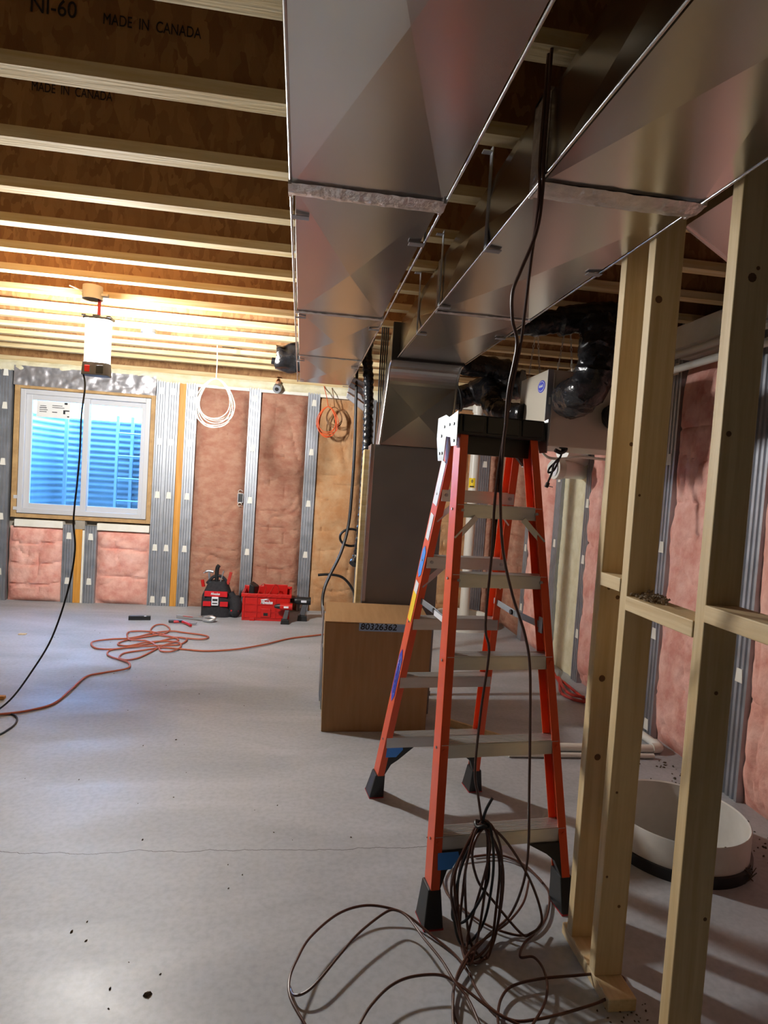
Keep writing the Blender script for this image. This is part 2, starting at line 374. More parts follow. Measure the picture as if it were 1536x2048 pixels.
for (x0, w, z0, z1, tabs) in ((-3.14,.135,0,2.47,(.27,.85,1.42,2.0,2.34)), (-2.454,.12,0,.83,(.2,.68)), (-2.235,.121,0,.83,(.2,.68)),
        (-1.571,.113,0,2.47,TB), (-1.457,.12,0,2.47,TB), (-1.266,.12,0,2.47,TB), (-.601,.124,0,2.45,TB), (.033,.128,0,2.45,TB),
        (.665,.125,0,2.45,TB), (1.30,.125,0,2.45,(1.1,)), (2.02,.12,0,2.45,(.6,1.17,1.74))):
    metal_stud(wall_back, (x0, YB, 0), BX, BY, w, z0, z1, tabs)
for (y, w, tabs) in ((6.05,.11,(.3,.9,1.5)), (5.36,.125,(.35,1.02,1.6)), (4.77,.11,(.35,.95,1.4)), (4.29,.11,(.5,1.1)), (3.71,.12,(.035,.62,1.17,1.72,2.28)), (2.93,.12,(.6,)), (2.27,.12,(.6,))):
    metal_stud(wall_right, (XR, y, 0), (0,-1,0), (1,0,0), w, 0, 2.42, tabs, grooves=3)
# wood furring strips
for (x0, x1, z1) in ((-2.334,-2.262,.79), (-1.335,-1.268,2.44)):
    MB().box(x0, x1, YB+.005, YB+.09, 0, z1).build('wood_strip', 'amber', wall_back, bevel=.003)
MB().box(-2.260, -2.238, YB+.01, YB+.09, 0, .78).build('foam_strip', 'foamboard', wall_back)

# ---- insulation batts
def batt(wall, O, ex, en, width, z0, z1, m, seed, bulge=.03, horiz=0.0):
    """O=lower corner on the stud face plane, en = outward normal"""
    O = Vector(O); ex = Vector(ex); en = Vector(en)
    nu = max(10, int(width/.02)); nv = max(14, int((z1-z0)/.02))
    def fn(u, v):
        e = (1-abs(2*u-1)**6)*(1-abs(2*v-1)**14)
        x = u*width; z = v*(z1-z0)
        p = Vector((x*2.2+seed*7.1, z*2.8, seed*3.3))
        d = .016*noise.noise(p*1.1)+.010*noise.noise(p*3.1)+.004*noise.noise(p*8)
        r = abs(noise.noise(Vector((x*1.6+seed*5, z*4.2, 1.7*seed)))); d -= .014*max(0, .08-r)/.08
        r2 = abs(noise.noise(Vector((x*5.5+seed*2, z*1.3, 9.2+seed)))); d -= .016*max(0, .06-r2)/.06
        if horiz:
            zz = z/horiz+.35*noise.noise(Vector((x*1.5, seed, 0))); fz = abs((zz % 1)-.5)*2
            d -= .030*max(0, fz-.82)/.18
        wob = .008*noise.noise(Vector((seed*4, z*5, 0)))*(1 if u < .5 else -1)*(abs(2*u-1)**4)
        q = O+ex*(x+wob)+Vector((0,0,z0+z))+en*(-.045+(bulge+.045)*e+d*min(1, e*1.5))
        return q
    return MB().grid(fn, nu, nv).build('insulation_batt', m, wall, smooth=True)
EN = (0,-1,0)
for i, (x0, x1, z0, z1, m, hz) in enumerate(((-2.995,-2.458,.0,.79,'pink',.22), (-2.112,-1.573,.0,.78,'pink',.30), (-1.144,-.602,0,2.41,'peach',0),
        (-.475,.032,0,2.40,'peach',0), (.163,.664,0,2.38,'tan',0), (.792,1.30,0,2.38,'tan',0), (1.426,2.02,0,2.38,'tan',0), (2.14,2.27,0,2.38,'peach',0), (-3.9,-3.142,0,2.41,'pink',0))):
    batt(wall_back, (x0, YB, 0), BX, EN, x1-x0, z0, z1, m, i+1.3, bulge=.018 if hz else .03, horiz=hz)
for i, (ya, yb, m) in enumerate(((6.97,6.052,'peach'), (5.938,5.362,'pink'), (4.658,4.292,'pink'), (4.178,3.712,'tan'), (3.588,2.932,'pink'), (2.808,2.272,'pink'), (2.148,1.2,'pink'))):
    batt(wall_right, (XR, ya, 0), (0,-1,0), (-1,0,0), ya-yb, 0, 2.36, m, i+21.7, bulge=.045)
# cream spray-foamed bay in the right wall
def foamfn(u, v):
    y = 5.232-u*.460; z = v*2.35
    return Vector((XR+.028+.012*noise.noise(Vector((y*14, z*1.1, 3)))+.004*noise.noise(Vector((y*40, z*30, 5))), y, z))
MB().grid(foamfn, 24, 90).build('spray_foam_bay', 'sprayfoam', wall_right, smooth=True)
# top strip: foam over sill and white board strip
def stripfn(u, v):
    x = -5+u*7.3; z = 2.40+v*.125
    return Vector((x, YB+.012-.03*math.sin(math.pi*v)+.022*noise.noise(Vector((x*5, z*9, 1)))+.01*noise.noise(Vector((x*19, z*19, 4))), z))
MB().grid(stripfn, 260, 8).build('spray_foam_bead', 'sprayfoam', wall_back, smooth=True)
for (xa, xb) in ((-1.144,-.603), (-.475,.03), (.163,.66), (.795,1.3), (1.43,2.0)):
    MB().box(xa, xb, YB-.004, YB+.03, 2.385, 2.418).build('foam_board_edge', 'foamboard', wall_back, bevel=.002)
for (ya, yb) in ((6.05,5.31), (4.65,4.3), (4.18,3.72), (3.59,2.94), (2.8,2.28), (2.15,1.0)):
    MB().box(XR-.02, XR+.06, yb, ya, 2.36, 2.40).build('foam_board_edge', 'foamboard', wall_right, bevel=.002)
MB().box(XR-.06, XR+.09, -3.9, 6.95, 2.42, 2.555).build('sill_plate', 'foamboard', wall_right, bevel=.004)
# foam strips under the window, foil above it
for (xa, xb) in ((-2.935,-2.456), (-2.112,-1.578)):
    MB().box(xa, xb, YB-.01, YB+.08, .79, .865).build('foam_board_strip', 'foamboard', wall_back, bevel=.004)
def foilfn(u, v):
    x = -2.985+u*1.41; z = 2.255+v*.20
    return Vector((x, YB-.018+.014*noise.noise(Vector((x*9, z*12, 2)))+.006*noise.noise(Vector((x*30, z*30, 7))), z))
MB().grid(foilfn, 90, 16).build('foil_insulation', 'foil', wall_back, smooth=True)
MB().box(-2.334, -2.236, YB+.0, YB+.08, .79, .90).build('concrete_patch', 'wallconc', wall_back)

# ---- window
win = thing('window_1', 'white vinyl sliding window in the back wall above the foam strips', 'window', ((WX0+WX1)/2, 7.0, WZ0), kind='structure')
b = MB(); bx0, bx1, bz0, bz1 = -2.975, -1.572, .885, 2.262
b.box(bx0, bx0+.052, YB-.012, 7.10, bz0, bz1); b.box(bx1-.046, bx1, YB-.012, 7.10, bz0, bz1)
b.box(bx0+.052, bx1-.046, YB-.012, 7.10, bz0, bz0+.04); b.box(bx0+.052, bx1-.046, YB-.012, 7.10, bz1-.036, bz1)
b.build('window_buck', 'buck', win, bevel=.003)
fx0, fx1, fz0, fz1 = -2.918, -1.622, .932, 2.222
def rect_frame(x0, x1, z0, z1, w, ya, yb, name, m, parent, bev=.003):
    b = MB(); b.box(x0, x0+w, ya, yb, z0, z1); b.box(x1-w, x1, ya, yb, z0, z1); b.box(x0+w, x1-w, ya, yb, z0, z0+w); b.box(x0+w, x1-w, ya, yb, z1-w, z1)
    return b.build(name, m, parent, bevel=bev)
fr = rect_frame(fx0, fx1, fz0, fz1, .05, YB-.006, 7.09, 'window_frame', 'vinyl', win)
xm = (fx0+fx1)/2-.005
s1 = rect_frame(fx0+.047, xm+.028, fz0+.047, fz1-.047, .058, 7.0, 7.03, 'sash', 'vinyl', win)
s2 = rect_frame(xm-.028, fx1-.047, fz0+.047, fz1-.047, .058, 7.035, 7.065, 'sash', 'vinyl', win)
MB().box(fx0+.1, xm-.028, 7.012, 7.016, fz0+.1, fz1-.1).build('pane', 'glass', s1)
MB().box(xm+.028, fx1-.1, 7.047, 7.051, fz0+.1, fz1-.1).build('pane', 'glass', s2)
for z in (1.08, .96):
    MB().box(fx0-.03, fx0+.004, YB-.02, YB-.007, z, z+.035).build('shim_clip', 'vinyl', win, bevel=.002)
# manufacturer's sheet stuck on the left pane
lb = MB().box(-2.775, -2.44, 7.008, 7.0115, 1.945, 2.115).build('pane_label', 'paperlabel', s1)
for (xx, zz, w, h) in ((-2.745,2.04,.07,.008), (-2.745,2.02,.08,.006), (-2.74,2.06,.06,.006), (-2.745,2.0,.07,.006), (-2.62,2.07,.1,.006), (-2.62,2.05,.12,.006), (-2.51,2.02,.06,.012), (-2.51,1.99,.02,.03), (-2.5,2.09,.03,.02), (-2.47,1.96,.02,.012), (-2.62,2.0,.05,.008)):
    MB().box(xx, xx+w, 7.0065, 7.0078, zz, zz+h).build('label_print', 'ink', lb)
# outside: galvanised window well
well = thing('window_well', 'corrugated steel window well with escape ladder outside the window', 'window well', (-2.27, 7.9, .8))
pts = []
wx0, wx1, wd = -3.05, -1.48, 1.0
outline = [(wx0, 7.33)] + [(wx0+.32*(1-math.cos(t))*1.0, 7.55+.75*math.sin(t)) for t in [i*math.pi/2/8 for i in range(9)]] + \
          [(wx1-.32*(1-math.cos(t)), 7.55+.75*math.sin(t)) for t in [(8-i)*math.pi/2/8 for i in range(9)]] + [(wx1, 7.33)]
def wellfn(u, v):
    k = u*(len(outline)-1); i = min(int(k), len(outline)-2); f = k-i
    x = outline[i][0]*(1-f)+outline[i+1][0]*f; y = outline[i][1]*(1-f)+outline[i+1][1]*f
    n = Vector((x-(wx0+wx1)/2, (y-7.4)*1.2, 0)).normalized(); d = .0045*math.sin(v*17*2*math.pi)
    return Vector((x+n.x*d, y+n.y*d, .80+v*1.24))
MB().grid(wellfn, 80, 130).build('corrugated_shell', 'well', well, smooth=True)
MB().box(-3.2, -1.3, 7.33, 8.5, .72, .82).build('gravel_bed', 'gravel', well)
for x in (-2.28, -1.98): MB().box(x-.016, x+.016, 8.16, 8.19, .85, 2.1).build('ladder_rail', 'wellbar', well)
for z in (1.05, 1.33, 1.61, 1.89): MB().cyl((-2.28,8.175,z), (-1.98,8.175,z), .011, 8).build('ladder_rung', 'wellbar', well)
for x in (-2.83, -2.12): MB().box(x-.018, x+.018, 8.02 if x < -2.5 else 8.22, 8.05 if x < -2.5 else 8.25, .85, 2.1).build('well_post', 'wellbar', well)
gr = MB(); gr.box(-9, -3.12, 7.33, 16, 1.86, 2.02); gr.box(-1.42, 5, 7.33, 16, 1.86, 2.02); gr.box(-3.12, -1.42, 8.42, 16, 1.86, 2.02)
tag(gr.build('ground', 'gravel'), 'gravelly ground outside around the window well', 'ground', kind='structure')
# ================================================================== DUCTS
def duct_section(parent, name, x0, x1, ya, yb, z0, z1, crown=.006, m='duct'):
    """rectangular sheet-metal section with cross-broken bottom and sides"""
    b = MB()
    def panel(P, n):
        c = sum((Vector(p) for p in P), Vector())/4+Vector(n)*crown
        b.add([*P, c], [(0,1,4), (1,2,4), (2,3,4), (3,0,4)])
    A = [(x0,ya,z0),(x1,ya,z0),(x1,yb,z0),(x0,yb,z0)]; B = [(x0,ya,z1),(x1,ya,z1),(x1,yb,z1),(x0,yb,z1)]
    panel(A, (0,0,-1)); panel(B[::-1], (0,0,1))
    panel([A[0],A[3],B[3],B[0]], (-1,0,0)); panel([A[1],B[1],B[2],A[2]], (1,0,0))
    b.add([A[0],A[1],B[1],B[0]], [(0,1,2,3)]); b.add([A[3],A[2],B[2],B[3]], [(0,1,2,3)])
    return b.build(name, m, parent)
def seam(parent, x0, x1, y, z0, z1, w, e=.006, name='seam_band', m='seal'):
    def loop(o, yy):
        return [Vector((x0-o,yy,z0-o)), Vector((x1+o,yy,z0-o)), Vector((x1+o,yy,z1+o)), Vector((x0-o,yy,z1+o))]
    b = MB(); n = 40
    # crumpled bottom strip plus plain sides and top
    def fn(u, v):
        x = x0-e+u*(x1-x0+2*e)
        return Vector((x, y-w/2+v*w+.003*noise.noise(Vector((x*9, v*3, y))), z0-e*(.5+.9*math.sin(math.pi*v))-.004*abs(noise.noise(Vector((x*25, v*4, y*3))))))
    b.grid(fn, n, 4)
    b.box(x0-e, x0-.001, y-w/2, y+w/2, z0-e, z1+e); b.box(x1+.001, x1+e, y-w/2, y+w/2, z0-e, z1+e); b.box(x0-e, x1+e, y-w/2, y+w/2, z1+.001, z1+e)
    return b.build(name, m, parent)
def hanger(parent, x, y, z0, side):
    b = MB(); b.box(x-.0015, x+.0015, y-.014, y+.014, z0-.001, ZJ+.012); b.box(min(x, x-side*.05), max(x, x-side*.05), y-.014, y+.014, z0-.009, z0-.007)
    b.box(min(x,x+side*.03), max(x,x+side*.03), y-.012, y+.012, ZJ-.005, ZJ-.002)
    return b.build('hanger_strap', 'galv', parent)
DZ0, DZ1 = 2.255, 2.465
sd = thing('supply_duct', 'wide galvanized sheet-metal duct hanging left of the other duct, closed end at the back wall', 'duct', (.13, 2.5, DZ0))
LX0, LX1 = -.066, .331
secs = [(-.9,.40), (.40,1.69), (1.71,2.93), (2.94,3.98), (3.99,5.09)]
for i, (a, c) in enumerate(secs):
    k = 0 if i < 2 else .004*(i-1)
    duct_section(sd, 'duct_section', LX0+k+(.004 if i > 1 else 0), LX1+(-.004 if i == 2 else .004), a, c, DZ0, DZ1-(0.03 if i > 3 else 0), .013)
seam(sd, LX0, LX1, 1.70, DZ0, DZ1, .075, .010)
seam(sd, LX0+.004, LX1, 2.935, DZ0, DZ1, .03, .006); seam(sd, LX0+.008, LX1+.004, 3.985, DZ0, DZ1, .018, .003, m='duct')
for y in (1.87, 3.02, 4.12, 5.0):
    hanger(sd, LX0-.004, y, DZ0, -1); hanger(sd, LX1+.010, y+.10, DZ0, 1)
# bright folded corner edges
for x in (LX0-.004, LX1+.010):
    MB().tube([(x,-.9,DZ0), (x,5.09,DZ0)], .004, 10).build('corner_seam', 'duct', sd, smooth=True)
rd = thing('return_duct', 'galvanized sheet-metal duct with a sealed joint running above the ladder and wood studs', 'duct', (.75, 2, DZ0))
RX0, RX1 = .545, .962
for i, (a, c) in enumerate(((-.9,.32), (.32,1.50), (1.56,2.70), (2.71,3.80))):
    duct_section(rd, 'duct_section', RX0-(.004 if i == 2 else 0), RX1-(.006 if i > 1 else 0), a, c, DZ0, DZ1, .013)
seam(rd, RX0, RX1, 1.535, DZ0, DZ1, .085, .010); seam(rd, RX0, RX1-.004, 2.705, DZ0, DZ1, .028, .006)
for y in (1.95, 2.62, 3.12): hanger(rd, RX0-.013, y, DZ0, -1)
for y in (2.05, 3.05): hanger(rd, RX1+.006, y, DZ0, 1)
for x in (RX0-.009, RX1+.003): MB().tube([(x,-.9,DZ0), (x,3.80,DZ0)], .004, 10).build('corner_seam', 'duct', rd, smooth=True)

# drop with throat elbow and lower cabinet
dr = thing('return_drop', 'vertical sheet-metal drop duct with curved elbow below the return duct', 'duct', (.72, 4.1, 0))
DX0, DX1 = .515, .945; DYF, DYB = 3.93, 4.20
R = .125; zt = DZ0-.012
prof_f = [(3.805+ (DYF-3.805)*math.sin(t), zt-R*(1-math.cos(t))) for t in [i*math.pi/2/10 for i in range(11)]]
b = MB()
path_f = prof_f+[(DYF, 1.735)]; path_b = [(3.805, DZ1)]+[(3.805+(DYB-3.805)*math.sin(t), DZ1-(DYB-3.805)*(1-math.cos(t))) for t in [i*math.pi/2/9 for i in range(1,10)]]+[(DYB-.0, 1.735)]
n = len(path_f)
# resample back path to the same count
def wid(z): return (DX0-.03*max(0,min(1,(2.13-z)/.38)), DX1-.02*max(0,min(1,(2.13-z)/.38)))
for i in range(n-1):
    (ya, za), (yb, zb) = path_f[i], path_f[i+1]
    k0, k1 = min(i, len(path_b)-1), min(i+1, len(path_b)-1)
    if i == n-2: k1 = len(path_b)-1
    A0, A1 = wid(za); B0, B1 = wid(zb)
    (yc, zc), (yd, zd) = path_b[k0], path_b[k1]; C0, C1 = wid(zc); D0, D1 = wid(zd)
    if i < n-2: b.add([(A0,ya,za),(A1,ya,za),(B1,yb,zb),(B0,yb,zb)], [(0,1,2,3)])
    else:
        c = Vector(((A0+A1+B0+B1)/4, ya-.012, (za+zb)/2)); b.add([(A0,ya,za),(A1,ya,za),(B1,yb,zb),(B0,yb,zb),c], [(0,1,4),(1,2,4),(2,3,4),(3,0,4)])
    b.add([(A0,ya,za),(B0,yb,zb),(D0,yd,zd),(C0,yc,zc)], [(0,1,2,3)]); b.add([(A1,ya,za),(B1,yb,zb),(D1,yd,zd),(C1,yc,zc)], [(0,1,2,3)])
    b.add([(C0,yc,zc),(C1,yc,zc),(D1,yd,zd),(D0,yd,zd)], [(0,1,2,3)])
b.build('elbow', 'duct', dr)
MB().box(DX0-.012, DX1+.012, 3.79, 3.815, DZ0-.012, DZ1+.004).build('joint_flange', 'black', dr)
for (x, nm) in ((DX0-.006, 'elbow_seam'), (DX1+.006, 'elbow_seam')):
    MB().tube([(x-(.03 if x < .7 else .014)*max(0,min(1,(2.13-z)/.38)), y-.004, z) for y, z in path_f], .007, 6).build(nm, 'duct', dr, smooth=True)
lw = MB().box(.452, .915, 3.945, 4.22, 0.0, 1.735).build('lower_cabinet', 'duct_shaded', dr, bevel=.004)
MB().box(.428, .452, 3.945, 3.985, 0.0, 1.735).build('cabinet_edge', 'duct', dr, bevel=.003)
MB().box(.395, .428, 4.0, 4.10, 0.0, 1.70).build('cabinet_side_strip', 'flange', dr, bevel=.003)
MB().box(.44, .452, 3.985, 4.22, 0, 1.735).build('side_panel', 'duct', dr)

# slanted branch duct glimpsed between the studs
br = thing('branch_duct', 'slanted sheet-metal branch seen between the wood studs under the return duct', 'duct', (1.3, 1.9, 2.3))
q0 = at(1371,452,X=1.09); q1 = at(1455,520,X=1.36)
q1 = q0+(q1-q0)*1.9
P = [q0, q1, q1+Vector((0,-.45,.0)), q0+Vector((0,-.45,.0))]
MB().prism(P, (0,0,.15)).build('branch_section', 'duct', br)
MB().tube([q0, q1], .006, 6).build('branch_seam', 'duct', br)

# ================================================================== WOOD STUDS (partition on the right)
def wood_stud(yf, label, z0=.038, z1=2.53, lean=0):
    o = thing('wood_stud', label, 'stud', (1.02, yf-.019, z0), group='wood studs of the partition')
    MB().box(.975, 1.064, yf-.038, yf, z0, z1).build('timber', 'lumber_z', o, bevel=.0025)
    random.seed(int(yf*100))
    for k in range(5):
        z = random.uniform(.2, 2.1); x = random.uniform(.988, 1.05); r = random.choice((.004,.005,.007,.011))
        MB().cyl((x, yf-.0385, z), (x, yf-.0375, z), r, 10).build('knot', 'knot', o)
    return o
wood_stud(1.925, 'bare wood stud nearest the ladder, half hidden behind the next stud')
wood_stud(1.762, 'bare wood stud in the middle of the three in view')
wood_stud(1.402, 'bare wood stud nearest the right edge of the picture')
tag(MB().box(.975, 1.064, 1.635, 1.96, 0, .038).build('bottom_plate', 'lumber_y', bevel=.003), 'short wood bottom plate under the two far studs', 'plate')
tag(MB().box(.975, 1.064, .30, 1.44, 0, .038).build('bottom_plate', 'lumber_y', bevel=.003), 'wood bottom plate under the nearest stud', 'plate')
tag(MB().box(.975, 1.064, .30, 1.96, 2.53, 2.549).build('top_plate', 'lumber_y', bevel=.003), 'wood top plate over the partition studs', 'plate')
for (ya, yb, z, lab) in ((1.762,1.887,1.215,'short wood blocking between the two far studs'), (1.402,1.724,1.168,'wood blocking with dust heap between middle and near stud'), (.75,1.364,1.215,'wood blocking running off the right edge from the near stud')):
    tag(MB().box(.972, 1.061, ya, yb, z, z+.042).build('wood_blocking', 'lumber_y', bevel=.0025), lab, 'blocking', 'wood blocking of the partition')
# chalk-line red mark and dust heap
db = MB()
for k in range(150):
    c = Vector((1.015+max(-.035,min(.035,random.gauss(0,.015))), 1.655+random.gauss(0,.028), 1.212+abs(random.gauss(0,.007)))); s = random.uniform(.003,.008)
    db.bar(c-Vector((s*.7,s*.3,0)), c+Vector((s*.7,s*.3,s*.4)), s*.9, s*.6, (random.uniform(-1,1),random.uniform(-1,1),1))
tag(db.build('dust_heap', 'dustwood'), 'small heap of dust and shavings on the blocking', 'debris', kind='stuff')

# ================================================================== STEPLADDER
FM = Vector((.783, 2.062, 0)); U = Vector((.9943, .107, 0)); V = Vector((-.107, .9943, 0)); ZZ = Vector((0,0,1))
def L(u, v, w): return FM+U*u+V*v+ZZ*w
lad = thing('stepladder', 'orange fibreglass stepladder with black cap and aluminium steps', 'ladder', L(0,.44,0))
ZT = 1.71
def rail_pos(rear, s, w):
    t = w/ZT
    if rear: return L(s*(.266-(.266-.150)*t), .885-(.885-.435)*t, w)
    return L(s*(.272-(.272-.160)*t), 0.0+.325*t, w)
def rail(rear, s):
    a, c = rail_pos(rear, s, .045), rail_pos(rear, s, ZT); d = (c-a).normalized()
    ou = U*s; ou = (ou-d*ou.dot(d)).normalized(); ov = d.cross(ou); 
    if ov.dot(V) < 0: ov = -ov
    D, W, T = .036, .032, .004      # half depth (v), flange width (u), thickness
    prof = [(0,-D),(0,D),(-W,D),(-W,D-T),(-T,D-T),(-T,-D+T),(-W,-D+T),(-W,-D)]
    poly = [a+ou*x+ov*y for x, y in prof]
    r = MB().prism(poly, c-a).build('rear_rail' if rear else 'front_rail', 'orange', lad, bevel=.0012)
    return r, ou, ov, d
RL = {}
for rear in (False, True):
    for s in (-1, 1): RL[(rear, s)] = rail(rear, s)
def step(rear, w, lab='step'):
    a, c = rail_pos(rear, -1, w)+U*.005, rail_pos(rear, 1, w)-U*.005
    dv = V*.036; b = MB(); sgn = 1
    P = lambda p, v, z: p+V*v+ZZ*z
    b.hexa([P(a,-.037,-.003), P(c,-.037,-.003), P(c,.037,-.003), P(a,.037,-.003), P(a,-.037,0), P(c,-.037,0), P(c,.037,0), P(a,.037,0)])
    for v in (-.037, .034):
        b.hexa([P(a,v,-.048), P(c,v,-.048), P(c,v+.003,-.048), P(a,v+.003,-.048), P(a,v,-.002), P(c,v,-.002), P(c,v+.003,-.002), P(a,v+.003,-.002)])
    for k in range(7):
        v = -.033+k*.010
        b.hexa([P(a,v,-.001), P(c,v,-.001), P(c,v+.005,-.001), P(a,v+.005,-.001), P(a,v,.0025), P(c,v,.0025), P(c,v+.005,.0025), P(a,v+.005,.0025)])
    st = b.build('front_step' if not rear else 'rear_step', 'alu', lad)
    fv = -.0375
    for q in (.06, .94) if w > 1 else ():
        m = a.lerp(c, q)+V*fv-ZZ*.022; MB().cyl(m, m-V*.004, .007, 10).build('rivet', 'galv', st)
    return st
FW = (.285,.585,.885,1.178,1.435); RW = (.322,.632,.915,1.197,1.485)
for w in FW: step(False, w)
for w in RW: step(True, w)
# small diagonal braces under the top steps
for rear, w, sg in ((False, FW[-1], -1), (True, RW[-1], 1), (True, RW[-2], 1)):
    for s in (-1, 1):
        p0 = rail_pos(rear, s, w-.045)-U*s*.085-V*.034; p1 = rail_pos(rear, s, w-.13)-U*s*.008-V*.034
        MB().bar(p0, p1, .022, .003, ZZ).build('step_brace', 'alu', lad)
# rivets on the rails beside every step
for rear, ws in ((False, FW), (True, RW)):
    for w in ws:
        for s in (-1, 1):
            r, ou, ov, d = RL[(rear, s)]; p = rail_pos(rear, s, w-.025)-ov*.037-ou*.015
            MB().cyl(p, p-ov*.003, .006, 10).build('rivet', 'orange', r)
            if s < 0:
                p = rail_pos(rear, s, w-.02)+ou*.001; MB().cyl(p, p+ou*.003, .005, 8).build('rivet', 'galv', r)
# feet
for rear in (False, True):
    for s in (-1, 1):
        c = rail_pos(rear, s, 0); t = rail_pos(rear, s, .12); ex, ey = U*.027, V*.050; ins = -U*s*.014
        P0 = [c+ins-ex*1.3-ey, c+ins+ex*1.3-ey, c+ins+ex*1.3+ey, c+ins-ex*1.3+ey]; k = .74
        P1 = [t+ins-ex*.85-ey*k, t+ins+ex*.85-ey*k, t+ins+ex*.85+ey*k, t+ins-ex*.85+ey*k]
        f = MB().hexa(P0+P1).build('foot', 'black', lad, bevel=.004)
        MB().hexa([p+ZZ*.0 for p in P0]+[p*.0+P0[i].lerp(P1[i], .05) for i, p in enumerate(P0)]).build('foot_pad', 'strapred', f)
# black knee braces under the bottom steps
for rear, w in ((False, FW[0]), (True, RW[0])):
    for s in (-1, 1):
        top_in = rail_pos(rear, s, w-.048)-U*s*.155; top_out = rail_pos(rear, s, w-.048)-U*s*.012; low = rail_pos(rear, s, .095)-U*s*.012
        low2 = rail_pos(rear, s, .095)-U*s*.026; mid = rail_pos(rear, s, .175)-U*s*.055; mid2 = rail_pos(rear, s, .20)-U*s*.085
        off = V*.022
        kb = MB().prism([q-V*.036 for q in (top_in, top_out, low, low2, mid, mid2)], V*.03).build('knee_brace', 'black', lad, bevel=.003)
        if s < 0:
            o2 = top_out-U*s*.004-V*.0385
            dn = lambda z: -ZZ*z+V*z*(.263 if rear else -.19)
            MB().prism([o2+dn(.002), o2-U*s*.075+dn(.002), o2-U*s*.078+dn(.018), o2-U*s*.05+dn(.056), o2+dn(.056)], V*.0018).build('brace_sticker', 'bluesticker', kb)
# spreaders
for s in (-1, 1):
    a = rail_pos(False, s, .99)-U*s*.02+V*.01; c = rail_pos(True, s, 1.0)-U*s*.02; m = a.lerp(c, .52)-U*s*.012-ZZ*.003
    sp = MB().bar(a, m, .026, .004, ZZ).build('spreader', 'steelplate', lad, bevel=.001)
    MB().bar(m-(c-a)*.06, c, .026, .004, ZZ).build('spreader_arm', 'steelplate', sp, bevel=.001)
    MB().cyl(m-U*.008, m+U*.008, .011, 12).build('hinge_pin', 'black', sp)
    MB().bar(a-ZZ*.03, a+ZZ*.03, .03, .005, V).build('spreader_bracket', 'steelplate', sp)
    if s < 0: MB().bar(a.lerp(c,.12)-U*.004, a.lerp(c,.42)-U*.004, .022, .001, ZZ).build('spreader_label', 'whitesticker', sp)
# cap
u0, u1, v0, v1, w0, w1 = -.178, .192, .275, .505, 1.700, 1.778
b = MB()
b.hexa([L(u0,v0,w0), L(u1,v0,w0), L(u1,v1,w0), L(u0,v1,w0), L(u0+.006,v0+.008,w1), L(u1-.008,v0+.008,w1), L(u1-.008,v1-.006,w1), L(u0+.006,v1-.006,w1)])
cap = b.build('cap', 'black', lad, bevel=.006)
b = MB()
for (ua, ub) in ((u0+.02, -.075), (-.06, .07), (.085, u1-.02)):
    b.hexa([L(ua,v0-.004,w0+.01), L(ub,v0-.004,w0+.01), L(ub,v0+.02,w0+.01), L(ua,v0+.02,w0+.01), L(ua,v0-.002,w1-.004), L(ub,v0-.002,w1-.004), L(ub,v0+.02,w1-.004), L(ua,v0+.02,w1-.004)])
b.build('cap_ribs', 'black', cap, bevel=.003)
b = MB(); b.hexa([L(-.15,.335,1.63), L(.15,.335,1.63), L(.15,.36,1.63), L(-.15,.36,1.63), L(-.15,.335,w0+.005), L(.15,.335,w0+.005), L(.15,.36,w0+.005), L(-.15,.36,w0+.005)])
b.prism([L(.155,.38,w0), L(.06,.38,w0), L(.155,.38,1.60)], V*.02)
b.build('cap_apron', 'black', cap)
for s in (-1, 1):
    x = u0-.004 if s < 0 else u1+.001
    poly = [L(x,v0-.004,1.655), L(x,v0+.055,1.655), L(x,v0+.07,1.69), L(x,v0+.12,1.695), L(x,v0+.135,1.60), L(x,v0+.20,1.60), L(x,v1+.004,1.69), L(x,v1,1.775), L(x,.41,1.782), L(x,.37,1.77), L(x,v0,1.787)]
    pl = MB().prism(poly, U*.003).build('cap_side_plate', 'steelplate', lad)
    if s < 0:
        for (vv, ww) in ((.30,1.675), (.31,1.74), (.36,1.74), (.42,1.735), (.43,1.63), (.46,1.63), (.45,1.70)):
            q = L(x, vv, ww); MB().cyl(q, q-U*.004, .006, 10).build('rivet', 'galv', pl)
# stickers on the outer web of the rear left rail
def web_sticker(wa, wb, half, m, nm='rail_sticker', diamond=False):
    r, ou, ov, d = RL[(True, -1)]; A, B = rail_pos(True, -1, wa)+ou*.0012, rail_pos(True, -1, wb)+ou*.0012
    if diamond: poly = [A, A.lerp(B,.15)-ov*half, B.lerp(A,.15)-ov*half, B, B.lerp(A,.15)+ov*half, A.lerp(B,.15)+ov*half]
    else: poly = [A-ov*half, B-ov*half, B+ov*half, A+ov*half]
    o = MB().prism(poly, ou*.0008).build(nm, m, r); return o, A, B, ou, ov, d
web_sticker(1.42, 1.60, .027, 'whitesticker'); web_sticker(1.27, 1.38, .020, 'whitesticker')
web_sticker(1.10, 1.24, .022, 'bluesticker', diamond=True); web_sticker(1.03, 1.08, .022, 'whitesticker'); web_sticker(.90, 1.03, .024, 'yellowsticker')
o, A, B, ou, ov, d = web_sticker(.50, .76, .024, 'navysticker', diamond=True)
o2 = web_sticker(.53, .73, .018, 'whitesticker', diamond=True)[0]
r = RL[(True,-1)][0]
text_part('WERNER', 'navysticker', r, rail_pos(True,-1,.55)+ou*.0025+ov*.010, .03, frame_rot(d, -ov), 'sticker_lettering', width=.16, bold=.001)

